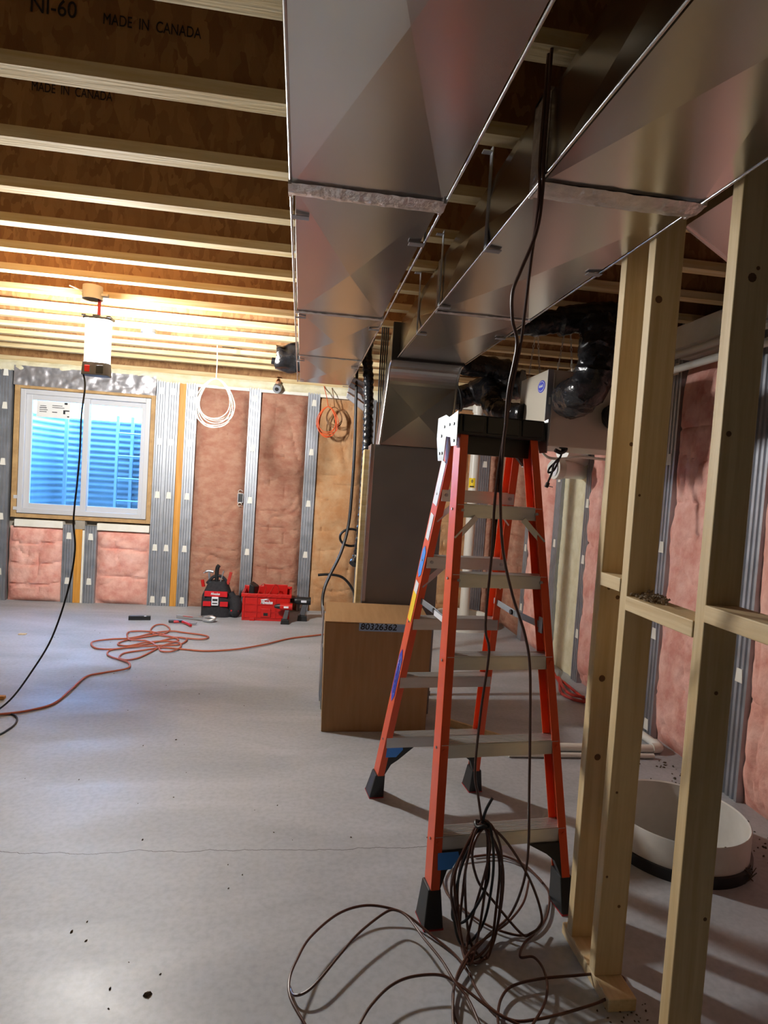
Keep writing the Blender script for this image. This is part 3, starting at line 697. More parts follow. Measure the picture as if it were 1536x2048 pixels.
# ================================================================== CARDBOARD BOX and bits round it
bx = thing('cardboard_box', 'brown cardboard box with blue tape label standing behind the ladder', 'box', (.51, 3.85, 0))
MB().hexa([(.206,3.64,0), (.838,3.655,0), (.85,3.915,0), (.215,3.905,0), (.190,3.645,.655), (.838,3.66,.648), (.835,3.915,.655), (.197,3.905,.655)]).build('carton', 'cardboard', bx, bevel=.004)
MB().hexa([(.192,3.646,.656), (.838,3.661,.649), (.815,3.912,.715), (.203,3.90,.722), (.192,3.646,.662), (.838,3.661,.655), (.815,3.912,.721), (.203,3.90,.728)]).build('flap', 'cardboard', bx)
p0, p1 = at(719,1245,Y=3.638), at(795,1264,Y=3.638)
tp = MB().box(p0.x, p1.x+.06, 3.634, 3.6375, p1.z, p0.z-.004).build('tape_label', 'bluetape', bx)
text_part('80326362', 'ink', bx, (p0.x+.006, 3.6325, p1.z+.010), .052, ROT_FRONT, 'handwriting', width=(p1.x-p0.x)-.015, bold=.0005, shear=.1)
q = at(637,1392,Z=0); q2 = at(646,1214,Y=q.y-.06)
tag(MB().hexa([q+Vector((0,-.10,0)), q+Vector((.006,-.10,0)), q+Vector((.006,.05,0)), q+Vector((0,.05,0)), q2+Vector((0,-.10,0)), q2+Vector((.006,-.10,0)), q2+Vector((.006,.05,0)), q2+Vector((0,.05,0))]).build('sheet_metal_offcut', 'galv'), 'tall grey sheet-metal strip standing behind the left side of the cardboard box', 'sheet metal')
q = at(640,1412,Z=0); q2 = at(644,1290,Y=q.y)
tag(MB().hexa([q+Vector((0,-.06,0)), q+Vector((.006,-.06,0)), q+Vector((.006,.04,0)), q+Vector((0,.04,0)), q2+Vector((0,-.06,0)), q2+Vector((.006,-.06,0)), q2+Vector((.006,.04,0)), q2+Vector((0,.04,0))]).build('sheet_metal_offcut', 'galv'), 'short grey sheet-metal strip beside the left edge of the cardboard box', 'sheet metal')
# aluminium ladder section lying beside the box
al = thing('aluminium_ladder', 'plain aluminium step ladder part standing right of the cardboard box', 'ladder', (.93, 4.0, 0))
for (x, y) in ((.93, 4.32), (.985, 4.32)):
    MB().box(x-.012, x+.012, y-.02, y+.02, .03, .80).build('leg', 'alu', al, bevel=.002)
    MB().box(x-.016, x+.016, y-.025, y+.025, 0, .035).build('foot', 'black', al, bevel=.003)
MB().box(.93, .985, 4.31, 4.33, .28, .31).build('rung', 'alu', al); MB().box(.93, .985, 4.31, 4.33, .60, .63).build('rung', 'alu', al)
# long loose board on the floor behind the ladder
pa, pb = at(880,1440,Z=.02), at(1015,1482,Z=.02)
tag(MB().bar(pa, pb, .05, .02, (0,0,1)).build('wood_offcut', 'lumber_y', bevel=.002), 'thin wood strip lying on the floor behind the ladder', 'board')

# ================================================================== WORK LIGHT and cord
lp = Vector((-1.305, 4.165, 2.045))
wlgt = thing('work_light', 'bright hanging work light glowing white under the ceiling', 'lamp', lp)
def rbox(cx, cy, w, d, z0, z1, n=6, taper=1.0):   # box with rounded vertical corners
    b = MB(); r = min(w, d)*.28; pts = []
    for (sx, sy, a0) in ((1,1,0), (-1,1,90), (-1,-1,180), (1,-1,270)):
        for k in range(n+1):
            a = math.radians(a0+90*k/n); pts.append((sx*(w/2-r)+r*math.cos(a), sy*(d/2-r)+r*math.sin(a)))
    m = len(pts); vs = [(cx+x, cy+y, z0) for x, y in pts]+[(cx+x*taper, cy+y*taper, z1) for x, y in pts]
    b.add(vs, [tuple(range(m))[::-1], tuple(range(m, 2*m))]+[(i,(i+1)%m,m+(i+1)%m,m+i) for i in range(m)])
    return b
rbox(lp.x, lp.y, .165, .11, 2.045, 2.125, taper=.93).build('base', 'grey', wlgt, bevel=.003)
rbox(lp.x, lp.y, .125, .075, 2.125, 2.385).build('glowing_panel', 'lampglow', wlgt, smooth=True)
for k in range(5):
    for s in (-1, 1):
        MB().cyl((lp.x+s*(.064+.0035*k), lp.y-.03+.008*k, 2.125), (lp.x+s*(.064+.0035*k), lp.y-.03+.008*k, 2.388), .0018, 6).build('clear_rib', 'clear', wlgt)
b = rbox(lp.x, lp.y, .17, .11, 2.388, 2.402); b.box(lp.x-.085, lp.x-.06, lp.y-.057, lp.y+.05, 2.400, 2.410); b.box(lp.x+.06, lp.x+.085, lp.y-.057, lp.y+.05, 2.400, 2.410); b.box(lp.x-.02, lp.x+.02, lp.y-.057, lp.y+.05, 2.400, 2.412)
b.build('top_cap', 'black', wlgt, bevel=.002)
MB().box(lp.x-.002, lp.x+.002, lp.y-.056, lp.y-.053, 2.12, 2.15).build('guard_wire', 'black', wlgt)
MB().box(lp.x-.055, lp.x-.025, lp.y-.057, lp.y-.052, 2.06, 2.10).build('switch', 'red', wlgt, bevel=.002)
MB().box(lp.x+.012, lp.x+.055, lp.y-.057, lp.y-.053, 2.055, 2.105).build('socket_cover', 'black', wlgt, bevel=.002)
MB().box(lp.x-.009, lp.x+.009, lp.y-.004, lp.y+.004, 2.405, 2.53).build('hanging_strap', 'strapred', wlgt)
def cable(name, pts, r, m, label, group=None, sub=6, n=8):
    return tag(MB().tube(spline(pts, sub), r, n).build(name, m, smooth=True), label, 'cable', group)
cp = [(lp.x-.082, lp.y-.01, 2.075)]
for (x, y, Yv) in ((170,772,4.14), (163,830,4.12), (160,900,4.10), (155,960,4.08), (147,1040,4.05), (150,1100,4.02), (136,1180,3.98), (104,1275,3.92), (62,1345,3.85), (20,1400,3.80)):
    cp.append(at(x, y, Y=Yv))
cp += [at(-25,1432,Z=.005), at(-60,1440,Z=.005), at(-20,1430,Z=.006), at(22,1428,Z=.006), at(34,1440,Z=.006), at(18,1458,Z=.006), at(-30,1476,Z=.006), Vector((-1.95,3.35,.006)), Vector((-2.5,3.2,.006)), Vector((-3.1,3.4,.006))]
cable('power_cord', cp, .0055, 'blackcable', 'black cord hanging from the work light down to the floor at the left')
# ceiling boxes
ob = thing('ceiling_box', 'pale plastic ceiling box just above the hanging work light', 'electrical box', (-1.345, 4.158, 2.52), group='ceiling electrical boxes')
MB().lathe([(.0,.082),(.058,.082),(.060,.0),(.053,.0),(.051,.075),(0,.075)], (-1.345,4.158,2.512), 24).build('box_body', 'boxplastic', ob, smooth=True)
MB().box(-1.29, -1.25, 4.14, 4.17, 2.535, 2.55).build('ear', 'boxplastic', ob); MB().tube(spline([(-1.39,4.15,2.55),(-1.43,4.14,2.565),(-1.47,4.12,2.575)],4), .004, 6).build('wire_stub', 'whitecable', ob)
yb2 = JY[8+14]
ob2 = thing('ceiling_box', 'round metal ceiling box right of the work light', 'electrical box', (-1.22, yb2-.033, 2.52), group='ceiling electrical boxes')
MB().lathe([(.0,.036),(.052,.036),(.054,.0),(.048,.0),(.046,.03),(0,.03)], (-1.22,yb2-.033,2.522), 24).build('box_body', 'galv', ob2, smooth=True)

# ================================================================== CABLES hanging on the back wall, hoses
def coil(name, c, top, rx, rz, m, r, loops, label, cat='cable', yspread=.03, seed=1, group=None):
    random.seed(seed); o = thing(name, label, cat, (c[0], c[1], c[2]-rz), group=group)
    MB().tube(spline([top, Vector(top).lerp(Vector((c[0],c[1],c[2]+rz)), .5)+Vector((.004,0,0)), (c[0],c[1],c[2]+rz)], 6), r, 6).build('lead', m, o, smooth=True)
    for k in range(loops):
        a = random.uniform(.82, 1.12); bz = random.uniform(.85, 1.12); dx = random.uniform(-.12,.12)*rx; dy = random.uniform(-yspread, yspread); ph = random.uniform(-.25,.25)
        pts = []
        for i in range(14):
            t = 2*math.pi*i/14; x = rx*a*math.sin(t)*(1-.25*math.cos(t)); z = rz*bz*math.cos(t)+rz*(1-bz)
            pts.append((c[0]+dx*(1-math.cos(t))/2+x*math.cos(ph)-0*z, c[1]+dy*(1-math.cos(t))/2, c[2]+z+x*math.sin(ph)*.3))
        MB().tube(spline(pts, 4, True), r, 6).build('loop', m, o, smooth=True)
    return o
cw = at(430,802,Y=5.43); tw_ = at(434,702,Y=5.44); tw_.z = ZJ+.003
coil('white_cable_coil', cw, tw_, .145, .185, 'whitecable', .0042, 7, 'coil of white cable hanging from a joist left of the metal stud', seed=3)
co = at(655,842,Y=6.72); coil('orange_cable_coil', co, at(648,772,Y=6.95), .105, .15, 'coilorange', .0045, 6, 'coil of orange cable hanging on the insulation by the duct end', seed=5)
co2 = at(668,835,Y=6.80); coil('brown_cable_coil', co2, at(664,776,Y=6.95), .085, .11, 'coilbrown', .0045, 3, 'few loops of brown cable hanging behind the orange coil', seed=8)
# black cable down from the duct to the floor by the box
pts = [at(714,738,Y=5.12), at(712,800,Y=5.12), at(709,900,Y=5.12), at(704,980,Y=5.12), at(697,1050,Y=5.1), at(682,1105,Y=5.05), at(660,1150,Y=5.0), at(648,1180,Y=4.95), at(645,1210,Y=4.9), at(652,1240,Y=4.8), at(690,1262,Y=4.75)]
cable('black_hose', pts, .0125, 'blackcable', 'thick black cable hanging from the duct end down behind the box')
pts = [at(636,1150,Y=5.2), at(660,1149,Y=5.2), at(685,1155,Y=5.2), at(703,1175,Y=5.2), at(711,1200,Y=5.15), at(714,1230,Y=5.1)]
cable('black_hose', pts, .011, 'blackcable', 'black cable end arching to the left above the cardboard box')
pts = [at(672+22*math.sin(a)+30, 1075-17*math.cos(a), Y=5.105) for a in [i*math.pi/5 for i in range(10)]]
tag(MB().tube(spline(pts, 5, True), .010, 8).build('black_cable_loop', 'blackcable', smooth=True), 'small round loop of black cable beside the ribbed black hose', 'cable')
# ribbed black insulated flexible hose
def flex(name, pts, r, m, label, rib=.025, sub=8, n=26, wr=.06, seed=1, cat='flexible duct', group=None):
    random.seed(seed); P = spline(pts, sub); k = len(P)
    # resample densely
    Q = []
    for i in range(k-1):
        q = max(1, int((P[i+1]-P[i]).length/.012))
        for j in range(q): Q.append(P[i].lerp(P[i+1], j/q))
    Q.append(P[-1]); b = MB(); acc = 0; rr = []
    for i, q in enumerate(Q):
        if i: acc += (q-Q[i-1]).length
        rad = r[min(len(r)-1, int(len(r)*i/len(Q)))] if isinstance(r, list) else r
        rr.append(rad*(1+rib*math.sin(acc*2*math.pi/.045)))
    b.tube(Q, rr, n, True)
    for v in b.v:
        nn = Vector((noise.noise(v*16+Vector((seed,0,0))), noise.noise(v*16+Vector((0,seed,5))), noise.noise(v*16+Vector((9,0,seed)))))
        v += nn*(rr[0]*wr)+(Vector((noise.noise(v*48), noise.noise(v*48+Vector((4,0,0))), noise.noise(v*30+Vector((0,4,0)))))*(rr[0]*wr*.7))
    return tag(b.build(name, m, smooth=True), label, cat, group)
flex('ribbed_hose', [Vector((.445,4.62,2.552)), at(734,704,Y=4.62), at(737,760,Y=4.62), at(736,850,Y=4.62), at(732,950,Y=4.62), at(724,1050,Y=4.62), at(716,1110,Y=4.62), at(706,1128,Y=4.58)], .036, 'blackfilm', 'ribbed black hose hanging left of the drop duct, open at its lower end', rib=.10, wr=.10, seed=2)
# foil-wrapped boot behind the end of the supply duct
bt = thing('duct_boot', 'plastic-wrapped grey duct boot at the back end of the supply duct', 'duct', (.45,5.35,2.1))
pa = [at(702,752,Y=5.10), at(748,772,Y=5.10), at(738,832,Y=5.2), at(692,795,Y=5.2)]
MB().prism(pa, (0.02,.22,.03)).build('boot_body', 'foil', bt, bevel=.006)
for t in (.25,.5,.75):
    MB().bar(pa[3].lerp(pa[0], t)-Vector((0,.012,0)), pa[2].lerp(pa[1], t)-Vector((0,.012,0)), .008, .006, (0,1,0)).build('boot_rib', 'copper', bt)
a, c = at(752,735,Y=4.5), at(770,810,Y=4.5)
bp_ = thing('hanging_pipe_bundle', 'bundle of thin black lines running down the side of the drop duct', 'pipe', (.5,4.35,1.7))
for k in range(4):
    MB().tube(spline([Vector((at(758+4*k,770,Y=4.285).x,4.285,2.552)), at(758+4*k,770,Y=4.285), at(757+4*k,830,Y=4.285), at(752+4*k,892,Y=4.285)], 4), .006, 6).build('line', 'blackcable', bp_, smooth=True)
MB().box(*[v for v in (.535, .585, 4.29, 4.31, 2.02, 2.30)]).build('plastic_sleeve', 'foil', bp_)

# black flexible ducts round the ventilator
HX0, HX1, HY0, HY1, HZ0, HZ1 = 1.368, 2.0, 3.46, 3.91, 1.768, 2.205
flex('black_flex_duct', [(.99,3.20,2.335), (1.10,3.2,2.355), (1.28,3.2,2.40), (1.50,3.2,2.44), (1.75,3.22,2.45)], [.045,.06,.075,.085,.09], 'blackfilm', 'long black flexible duct running right from the return duct under the joists', wr=.14, seed=11)
flex('black_flex_duct', [at(1196,640,Y=3.08), at(1196,690,Y=3.06), at(1192,735,Y=3.05), at(1180,768,Y=3.06), at(1160,790,Y=3.14), at(1146,797,Y=3.28), at(1140,800,Y=3.455)], [.092,.095,.098,.10,.105,.10], 'blackfilm', 'thick black flexible duct bending down into the front of the ventilator', wr=.16, seed=12)
flex('black_flex_duct', [(1.8,3.25,1.97), (1.78,3.36,1.96), (1.78,3.457,1.96)], .075, 'blackfilm', 'short black flexible duct low on the ventilator front behind the stud', wr=.12, seed=13)
flex('black_flex_duct', [(.955,4.12,2.40), (1.08,4.3,2.36), (1.25,4.35,2.36), (1.45,4.3,2.33)], .075, 'blackfilm', 'upper black flexible duct leaving the drop duct toward the ventilator', wr=.16, seed=14)
lowflex = flex('black_flex_duct', [(.96,4.5,2.12), (1.08,4.52,2.14), (1.22,4.5,2.19), (1.36,4.42,2.24), (1.52,4.3,2.25)], [.075,.08,.095,.10,.10], 'blackfilm', 'lower black flexible duct with a clamp ring behind the drop duct', wr=.14, seed=15)
flex('black_flex_duct', [(1.30,4.34,2.20), (1.26,4.15,2.06), (1.28,3.95,2.0), (1.365,3.82,1.98)], [.07,.07,.075,.07], 'blackfilm', 'black flexible duct curling into the left side of the ventilator', wr=.16, seed=16)
flex('black_flex_duct', [at(1395,610,Y=3.9), at(1385,660,Y=3.9), at(1370,700,Y=3.95), at(1352,735,Y=4.0)], .13, 'blackfilm', 'black flexible duct seen between middle and near wood stud', wr=.14, seed=17)
c0 = Vector((1.11,4.515,2.15)); t0 = Vector((.14,-.005,.035)).normalized(); u0_ = t0.cross(Vector((0,0,1))).normalized(); w0_ = t0.cross(u0_)
MB().tube([c0+(u0_*math.cos(a)+w0_*math.sin(a))*.094 for a in [i*2*math.pi/24 for i in range(25)]], .008, 8).build('clamp_ring', 'black', lowflex, smooth=True)
# ================================================================== VENTILATOR
hv = thing('ventilator', 'grey ventilation cabinet hung on chains behind the ladder top', 'ventilator', ((HX0+HX1)/2, (HY0+HY1)/2, HZ0))
MB().box(HX0, HX1, HY0, HY1, HZ0, HZ1).build('cabinet', 'hrv', hv, bevel=.006)
MB().box(HX0-.003, HX0+.03, HY0-.004, HY0-.0005, HZ0, HZ1).build('corner_trim', 'galv', hv)
c = Vector((HX0-.002, HY0+.09, 2.118))
lg = MB().prism([c+Vector((0,.055*math.cos(t),.036*math.sin(t))) for t in [i*2*math.pi/24 for i in range(24)]], (.0015,0,0)).build('logo_badge', 'navysticker', hv)
MB().prism([c+Vector((-.001,.046*math.cos(t),.029*math.sin(t))) for t in [i*2*math.pi/24 for i in range(24)]]+[], (.0005,0,0)).build('logo_ring', 'whitesticker', lg)
MB().prism([c+Vector((-.002,.043*math.cos(t),.026*math.sin(t))) for t in [i*2*math.pi/24 for i in range(24)]], (.0005,0,0)).build('logo_field', 'navysticker', lg)
for k in range(5): MB().box(c.x-.004, c.x-.0025, c.y-.028+.012*k, c.y-.02+.012*k, c.z-.006, c.z+.010-(k%2)*.006).build('logo_mark', 'whitesticker', lg)
def chain(p, q):
    p, q = Vector(p), Vector(q); n = int((q-p).length/.022); d = (q-p)/n; b = MB()
    for i in range(n):
        c = p+d*(i+.5); s = Vector((1,0,0)) if i % 2 else Vector((0,1,0)); h = d.normalized()
        b.tube([c+h*.014*math.cos(t)+s*.006*math.sin(t) for t in [k*2*math.pi/8 for k in range(9)]], .0018, 4, False)
    return b.build('chain', 'chain', hv)
chain((HX0+.06,HY0+.02,HZ1), (HX0+.10,HY0+.02,ZJ)); chain((HX0+.15,HY0+.02,HZ1), (HX0+.105,HY0+.02,ZJ))
chain((HX0+.03,HY1-.04,HZ1), (HX0+.06,HY1-.04,ZJ)); chain((HX0+.11,HY1-.04,HZ1), (HX0+.065,HY1-.04,ZJ))
MB().tube([(HX0+.035,HY0-.006,HZ1-.02), (HX0+.03,HY0-.006,HZ0+.02)], .003, 6).build('hanger_cord', 'whitecable', hv)
MB().box(HX0+.012, HX0+.022, HY0-.008, HY0-.003, HZ1-.20, HZ1-.16).build('latch', 'pvc', hv)
# power cord with plug and grey lines under the ventilator
pts = [at(1125,895,Y=3.55), at(1120,915,Y=3.5), at(1100,935,Y=3.48), at(1097,945,Y=3.48), at(1108,940,Y=3.48), at(1118,918,Y=3.48), at(1108,928,Y=3.47), at(1104,945,Y=3.47), at(1097,962,Y=3.47), at(1096,966,Y=3.47)]
pc = thing('plug_cord', 'black power cord with plug dangling below the ventilator', 'cable', at(1096,972,Y=3.47))
MB().tube(spline(pts, 6), .006, 8).build('cord', 'blackcable', pc, smooth=True)
q = at(1096,968,Y=3.47); MB().bar(q+Vector((0,0,.008)), q-Vector((.01,0,.02)), .02, .018, (1,0,0)).build('plug', 'black', pc, bevel=.003)
for s in (-.004, .006): MB().bar(q+Vector((.0,s,-.012)), q+Vector((.03,s,-.016)), .005, .002, (0,0,1)).build('prong', 'galv', pc)
MB().tube(spline([at(1110,900,Y=3.5),at(1122,905,Y=3.5),at(1132,898,Y=3.5),at(1120,893,Y=3.5)],5), .012, 8).build('cord_bundle', 'blackcable', pc, smooth=True)
cable('grey_tubing', [at(1082,893,Y=3.6), at(1085,905,Y=3.6), at(1100,916,Y=3.6), at(1130,917,Y=3.6), at(1160,914,Y=3.6), at(1200,918,Y=3.6), at(1230,921,Y=3.6)], .008, 'pvc', 'pair of clear grey tubes sagging under the ventilator')
# white vent pipe fittings on the right wall
vp = thing('vent_pipe', 'white plastic vent pipes coming out of the foam bay under the ventilator', 'pipe', at(1140,960,Y=4.95))
a = at(1112,937,Y=4.55); MB().tube([a, at(1172,942,X=XR+.08)], .072, 20).build('pipe_stub', 'pvc', vp, smooth=True)
MB().tube([a-Vector((.012,-.004,0)), a+Vector((.045,.012,0))], .082, 20).build('hub', 'pvc', vp, smooth=True)
MB().tube([at(1125,905,Y=4.6), at(1168,920,Y=4.8)], .055, 16).build('wye_branch', 'pvc', vp, smooth=True)
MB().tube([a-Vector((.014,-.004,0)), a-Vector((.012,-.004,0))], .060, 20).build('pipe_mouth', 'whitesticker', vp, smooth=True)
# white pipes along the top of the right wall
for (z, x, lab) in ((2.36,2.17,'upper white pipe along the top of the right wall'), (2.27,2.16,'lower white pipe along the top of the right wall')):
    tag(MB().tube([(x,1.9,z+.02), (x,4.1,z)], .022, 12).build('white_pipe', 'pvc', smooth=True), lab, 'pipe')
# ================================================================== PVC riser and far sump ring
PV = at(951,1225,Y=6.62); rx, ry = 1.86, 6.62
rp = thing('radon_pipe', 'white vertical vent pipe with yellow sticker rising from the white pit', 'pipe', (rx, ry, .02))
MB().cyl((rx,ry,.02), (rx,ry,2.50), .052, 24).build('pipe', 'pvc', rp, smooth=True)
def wrap(z0, z1, a0, a1, r, m, nm, par):
    b = MB(); n = 8
    b.grid(lambda u, v: Vector((rx+r*math.cos(a0+(a1-a0)*u), ry+r*math.sin(a0+(a1-a0)*u), z0+(z1-z0)*v)), n, 1); return b.build(nm, m, par)
MB().cyl((rx,ry,2.31), (rx,ry,2.40), .062, 24).build('coupling', 'pvc', rp, smooth=True)
zc = at(940,966,Y=6.57).z
st = wrap(zc-.05, zc+.055, math.radians(190), math.radians(275), .0535, 'yellowsticker', 'warning_sticker', rp)
wrap(zc-.045, zc-.03, math.radians(215), math.radians(265), .0545, 'ink', 'sticker_print', st)
for k in range(3): wrap(zc+.005+.012*k, zc+.013+.012*k, math.radians(232-6*(k%2)), math.radians(248+6*(k%2)), .0545, 'ink', 'sticker_symbol', st)
tag(MB().lathe([(.27,0),(.28,.13),(.30,.14),(.31,.13),(.30,0)], (1.80,6.50,0), 40).build('pit_collar', 'pvc', smooth=True), 'low white collar round the foot of the white vent pipe', 'pit')
# near sump basin
sc = Vector((1.705, 2.452, 0)); R0 = .285
sb = thing('sump_basin', 'round white sump basin standing in the floor behind the wood studs', 'basin', sc)
MB().lathe([(R0,-.0),(R0,.155),(R0-.004,.16),(R0-.010,.155),(R0-.012,-.30),(0,-.30)], sc, 64).build('basin_wall', 'pvc2', sb, smooth=True)
MB().lathe([(R0+.012,0),(R0+.012,.045),(R0+.001,.046)], sc, 64).build('shadow_band', 'black', sb, smooth=True)  # black strip standing in for the shadow across the basin foot
sb2 = MB()
random.seed(4)
for k in range(90):
    a = random.uniform(0, 6.28); r = random.uniform(0,.26); s = random.uniform(.006,.016); p = sc+Vector((r*math.cos(a), r*math.sin(a), -.294))
    sb2.box(p.x-s, p.x+s, p.y-s*.8, p.y+s*.8, p.z-s*.5, p.z+s*.6)
tag(sb2.build('dirt_clumps', 'soil'), 'dirt clumps lying inside the round sump basin', 'debris', kind='stuff')
# floor drain pipe with elbow
fp = thing('floor_pipe', 'white plastic pipe with elbow lying on the floor at the right wall', 'pipe', (2.1,3.4,0))
e = at(1322,1496,Z=.03); MB().tube([(1.25,3.40,.026), (e.x-.04,e.y+.0,.026)], .024, 14).build('pipe_run', 'pvc', fp, smooth=True)
MB().tube(spline([(e.x-.06,e.y,.028),(e.x-.01,e.y+.01,.028),(e.x+.0,e.y+.07,.028)],6), .029, 14).build('elbow', 'pvc', fp, smooth=True)
MB().tube([(e.x,e.y+.05,.028), (e.x-.02,e.y+.75,.028)], .024, 14).build('pipe_run', 'pvc', fp, smooth=True)
MB().tube([(e.x-.012,e.y+.22,.028), (e.x-.013,e.y+.26,.028)], .0255, 14).build('pipe_marking', 'navysticker', fp, smooth=True)
tag(MB().tube([(1.25,3.315,.016), (2.12,3.305,.016)], .014, 10).build('thin_floor_pipe', 'pvc', smooth=True), 'thin pale pipe on the floor beside the elbow pipe', 'pipe')
# red hose on the floor by the foam bay
pts = [at(1165,1310,Z=.12), at(1148,1332,Z=.07), at(1128,1352,Z=.02), at(1119,1365,Z=.015), at(1122,1385,Z=.015), at(1145,1398,Z=.015), at(1172,1404,Z=.015), at(1190,1396,Z=.015), at(1180,1372,Z=.02), at(1160,1357,Z=.02), at(1138,1358,Z=.025), at(1125,1372,Z=.03), at(1140,1388,Z=.03), at(1180,1395,Z=.03)]
pts = [Vector((min(p.x, 2.14), p.y, p.z)) for p in pts]
tag(MB().tube(spline(pts, 6), .011, 8).build('red_hose', 'redhose', smooth=True), 'red air hose coiled on the floor behind the wood studs', 'hose')
# ================================================================== BROWN WIRES hanging in the foreground and on the floor
hook = Vector((.532, 1.478, ZJ+.012))
def hang(pix):   # list of (px,py,Y)
    return [at(x, y, Y=Yv) for x, y, Yv in pix]
W1 = [hook+Vector((.03,.03,.02)), hook, Vector((.530,1.476,2.45)), Vector((.528,1.470,2.30))] + hang([(1086,372,1.462), (1074,460,1.48), (1042,540,1.52), (1025,585,1.55), (1025,640,1.58), (1034,690,1.60), (1017,780,1.65), (1011,850,1.69), (1006,900,1.72), (1001,1000,1.76), (1006,1100,1.79), (1025,1190,1.82), (1050,1270,1.84), (1060,1340,1.86), (1060,1480,1.89), (1058,1600,1.92), (1057,1690,1.94), (1047,1765,1.94)])
W1 += [at(1020,1830,Z=.05), at(975,1872,Z=.03), at(935,1920,Z=.02), at(908,1975,Z=.015), at(908,2030,Z=.01), at(918,2075,Z=.008), Vector((.36,1.42,.006)), Vector((.30,1.25,.006)), Vector((.12,1.12,.006)), Vector((-.06,1.2,.006))]
cable('brown_wire', W1, .0045, 'browncable', 'brown wire hanging from a joist past the ladder front onto the floor, right strand', 'brown wires', n=8)
W2 = [hook+Vector((.028,.05,.02)), hook+Vector((0,.02,0)), Vector((.527,1.490,2.45)), Vector((.524,1.484,2.30))] + hang([(1078,400,1.47), (1062,520,1.52), (1050,620,1.57), (1041,690,1.60), (1023,780,1.65), (1013,845,1.70), (998,930,1.74), (989,1010,1.77), (984,1100,1.80), (971,1250,1.85), (978,1305,1.87), (962,1420,1.90), (950,1540,1.93), (956,1590,1.95), (963,1640,1.95)])
cable('brown_wire', W2, .0044, 'browncable', 'brown wire hanging from a joist to the tied coil, left strand', 'brown wires', n=8)
# tied coil standing on the floor in front of the ladder
wc = thing('wire_coil', 'tied coil of brown-black wire standing on the floor before the ladder', 'cable', at(955,1890,Y=1.93))
T = at(964,1648,Y=1.95)
random.seed(12)
loops = [((905,1760),(915,1850),(945,1925),(985,1890),(1002,1790),(1000,1690)), ((908,1740),(907,1830),(925,1890),(965,1850),(985,1760),(985,1680)),
         ((915,1730),(910,1800),(918,1870),(938,1930),(960,1850),(975,1720)), ((925,1720),(915,1800),(930,1905),(960,1910),(995,1850),(1005,1730)),
         ((930,1715),(912,1780),(905,1835),(930,1842),(965,1790),(978,1740)), ((938,1710),(930,1770),(940,1880),(975,1915),(992,1820),(998,1720)),
         ((945,1700),(955,1760),(985,1800),(1040,1865),(1060,1868),(1084,1840),(1060,1760),(1010,1680)), ((935,1720),(925,1790),(920,1860),(932,1920),(938,1860),(980,1700))]
for i, lp_ in enumerate(loops):
    pts = [T+Vector((random.uniform(-.012,.012), random.uniform(-.01,.01), random.uniform(-.01,.012)))]
    for (x, y) in lp_:
        yy = 1.93+random.uniform(-.035,.03); p = at(x, y, Y=yy)
        if p.z < .012: p = at(x, y, Z=.012+.01*random.random())
        pts.append(p)
    MB().tube(spline(pts, 7, True), .0045, 8).build('loop', 'browncable' if i not in (1,4) else 'blackcable', wc, smooth=True)
MB().tube([T+Vector((.022*math.cos(a), .02*math.sin(a), .004*math.sin(3*a))) for a in [i*2*math.pi/16 for i in range(17)]], .006, 8).build('tie', 'blackcable', wc, smooth=True)
MB().tube(spline([T, at(972,1620,Y=1.95), at(985,1596,Y=1.95)], 5), .005, 8).build('loose_end', 'blackcable', wc, smooth=True)
def fpx(lst, zf): # crop coordinates of the lower right of the photograph
    out = []
    n = len(lst)
    for i, (x, y) in enumerate(lst):
        out.append(at(560+x/2.1333, 1560+y/2.1333, Z=zf(i/(n-1))))
    return out
F1 = [(105,1041),(45,930),(40,850),(70,770),(130,670),(250,570),(370,535),(490,553),(560,590),(650,665),(740,740),(800,815),(830,880),(890,965),(990,1025),(1090,1022),(1230,990),(1390,935),(1465,870),(1460,840),(1400,825),(1250,835),(1100,850),(990,880),(945,930),(930,1000),(935,1060)]
cable('brown_wire', fpx([(620,1420),(420,1380),(240,1230),(150,1110)]+F1+[(960,1160),(1010,1300)], lambda t: .006+.062*max(0, math.sin(min(1,t/.42)*math.pi))+.022*max(0, math.sin(max(0,(t-.5)/.45)*math.pi))), .0042, 'browncable', 'brown wire looping across the floor in the foreground, outer loop', 'brown wires', sub=8)
F2 = [(40,880),(60,917),(110,905),(170,850),(260,740),(340,650),(450,565),(500,557),(550,590),(610,670),(690,770),(745,860),(800,930),(850,1041),(870,1120),(860,1250),(780,1380)]
cable('brown_wire', fpx(F2, lambda t: .010+.055*math.sin(math.pi*t)), .0042, 'browncable', 'brown wire looping across the floor in the foreground, inner loop', 'brown wires', sub=8)
F3 = [(420,1330),(320,1220),(310,1110),(340,1041),(390,960),(470,880),(560,840),(680,832),(760,870),(850,940),(930,1000),(1000,1035),(1080,1090),(1130,1200),(1090,1330)]
cable('brown_wire', fpx(F3, lambda t: .008+.045*math.sin(math.pi*t)), .0042, 'browncable', 'brown wire arching low over the floor at the bottom edge of the picture', 'brown wires', sub=8)
F4 = [(1115,610),(1080,660),(1040,700),(1025,755),(1080,755),(1120,800),(1140,870),(1130,950),(1080,1041),(1040,1100),(960,1200),(880,1330)]
cable('brown_wire', fpx(F4, lambda t: .03-.012*t), .0040, 'browncable', 'brown wire curling from the coil toward the wood plate', 'brown wires', sub=8)
F5 = [(830,325),(940,320),(1050,370),(1130,450),(1150,510),(1130,600),(1060,660),(960,650),(850,600),(770,540),(710,480),(695,400),(740,345),(830,327),(945,322),(1048,366),(1120,440)]
cable('brown_wire', fpx(F5, lambda t: .008+.010*t), .0040, 'browncable', 'brown wire lying in a wide ring behind the tied coil', 'brown wires', sub=8)
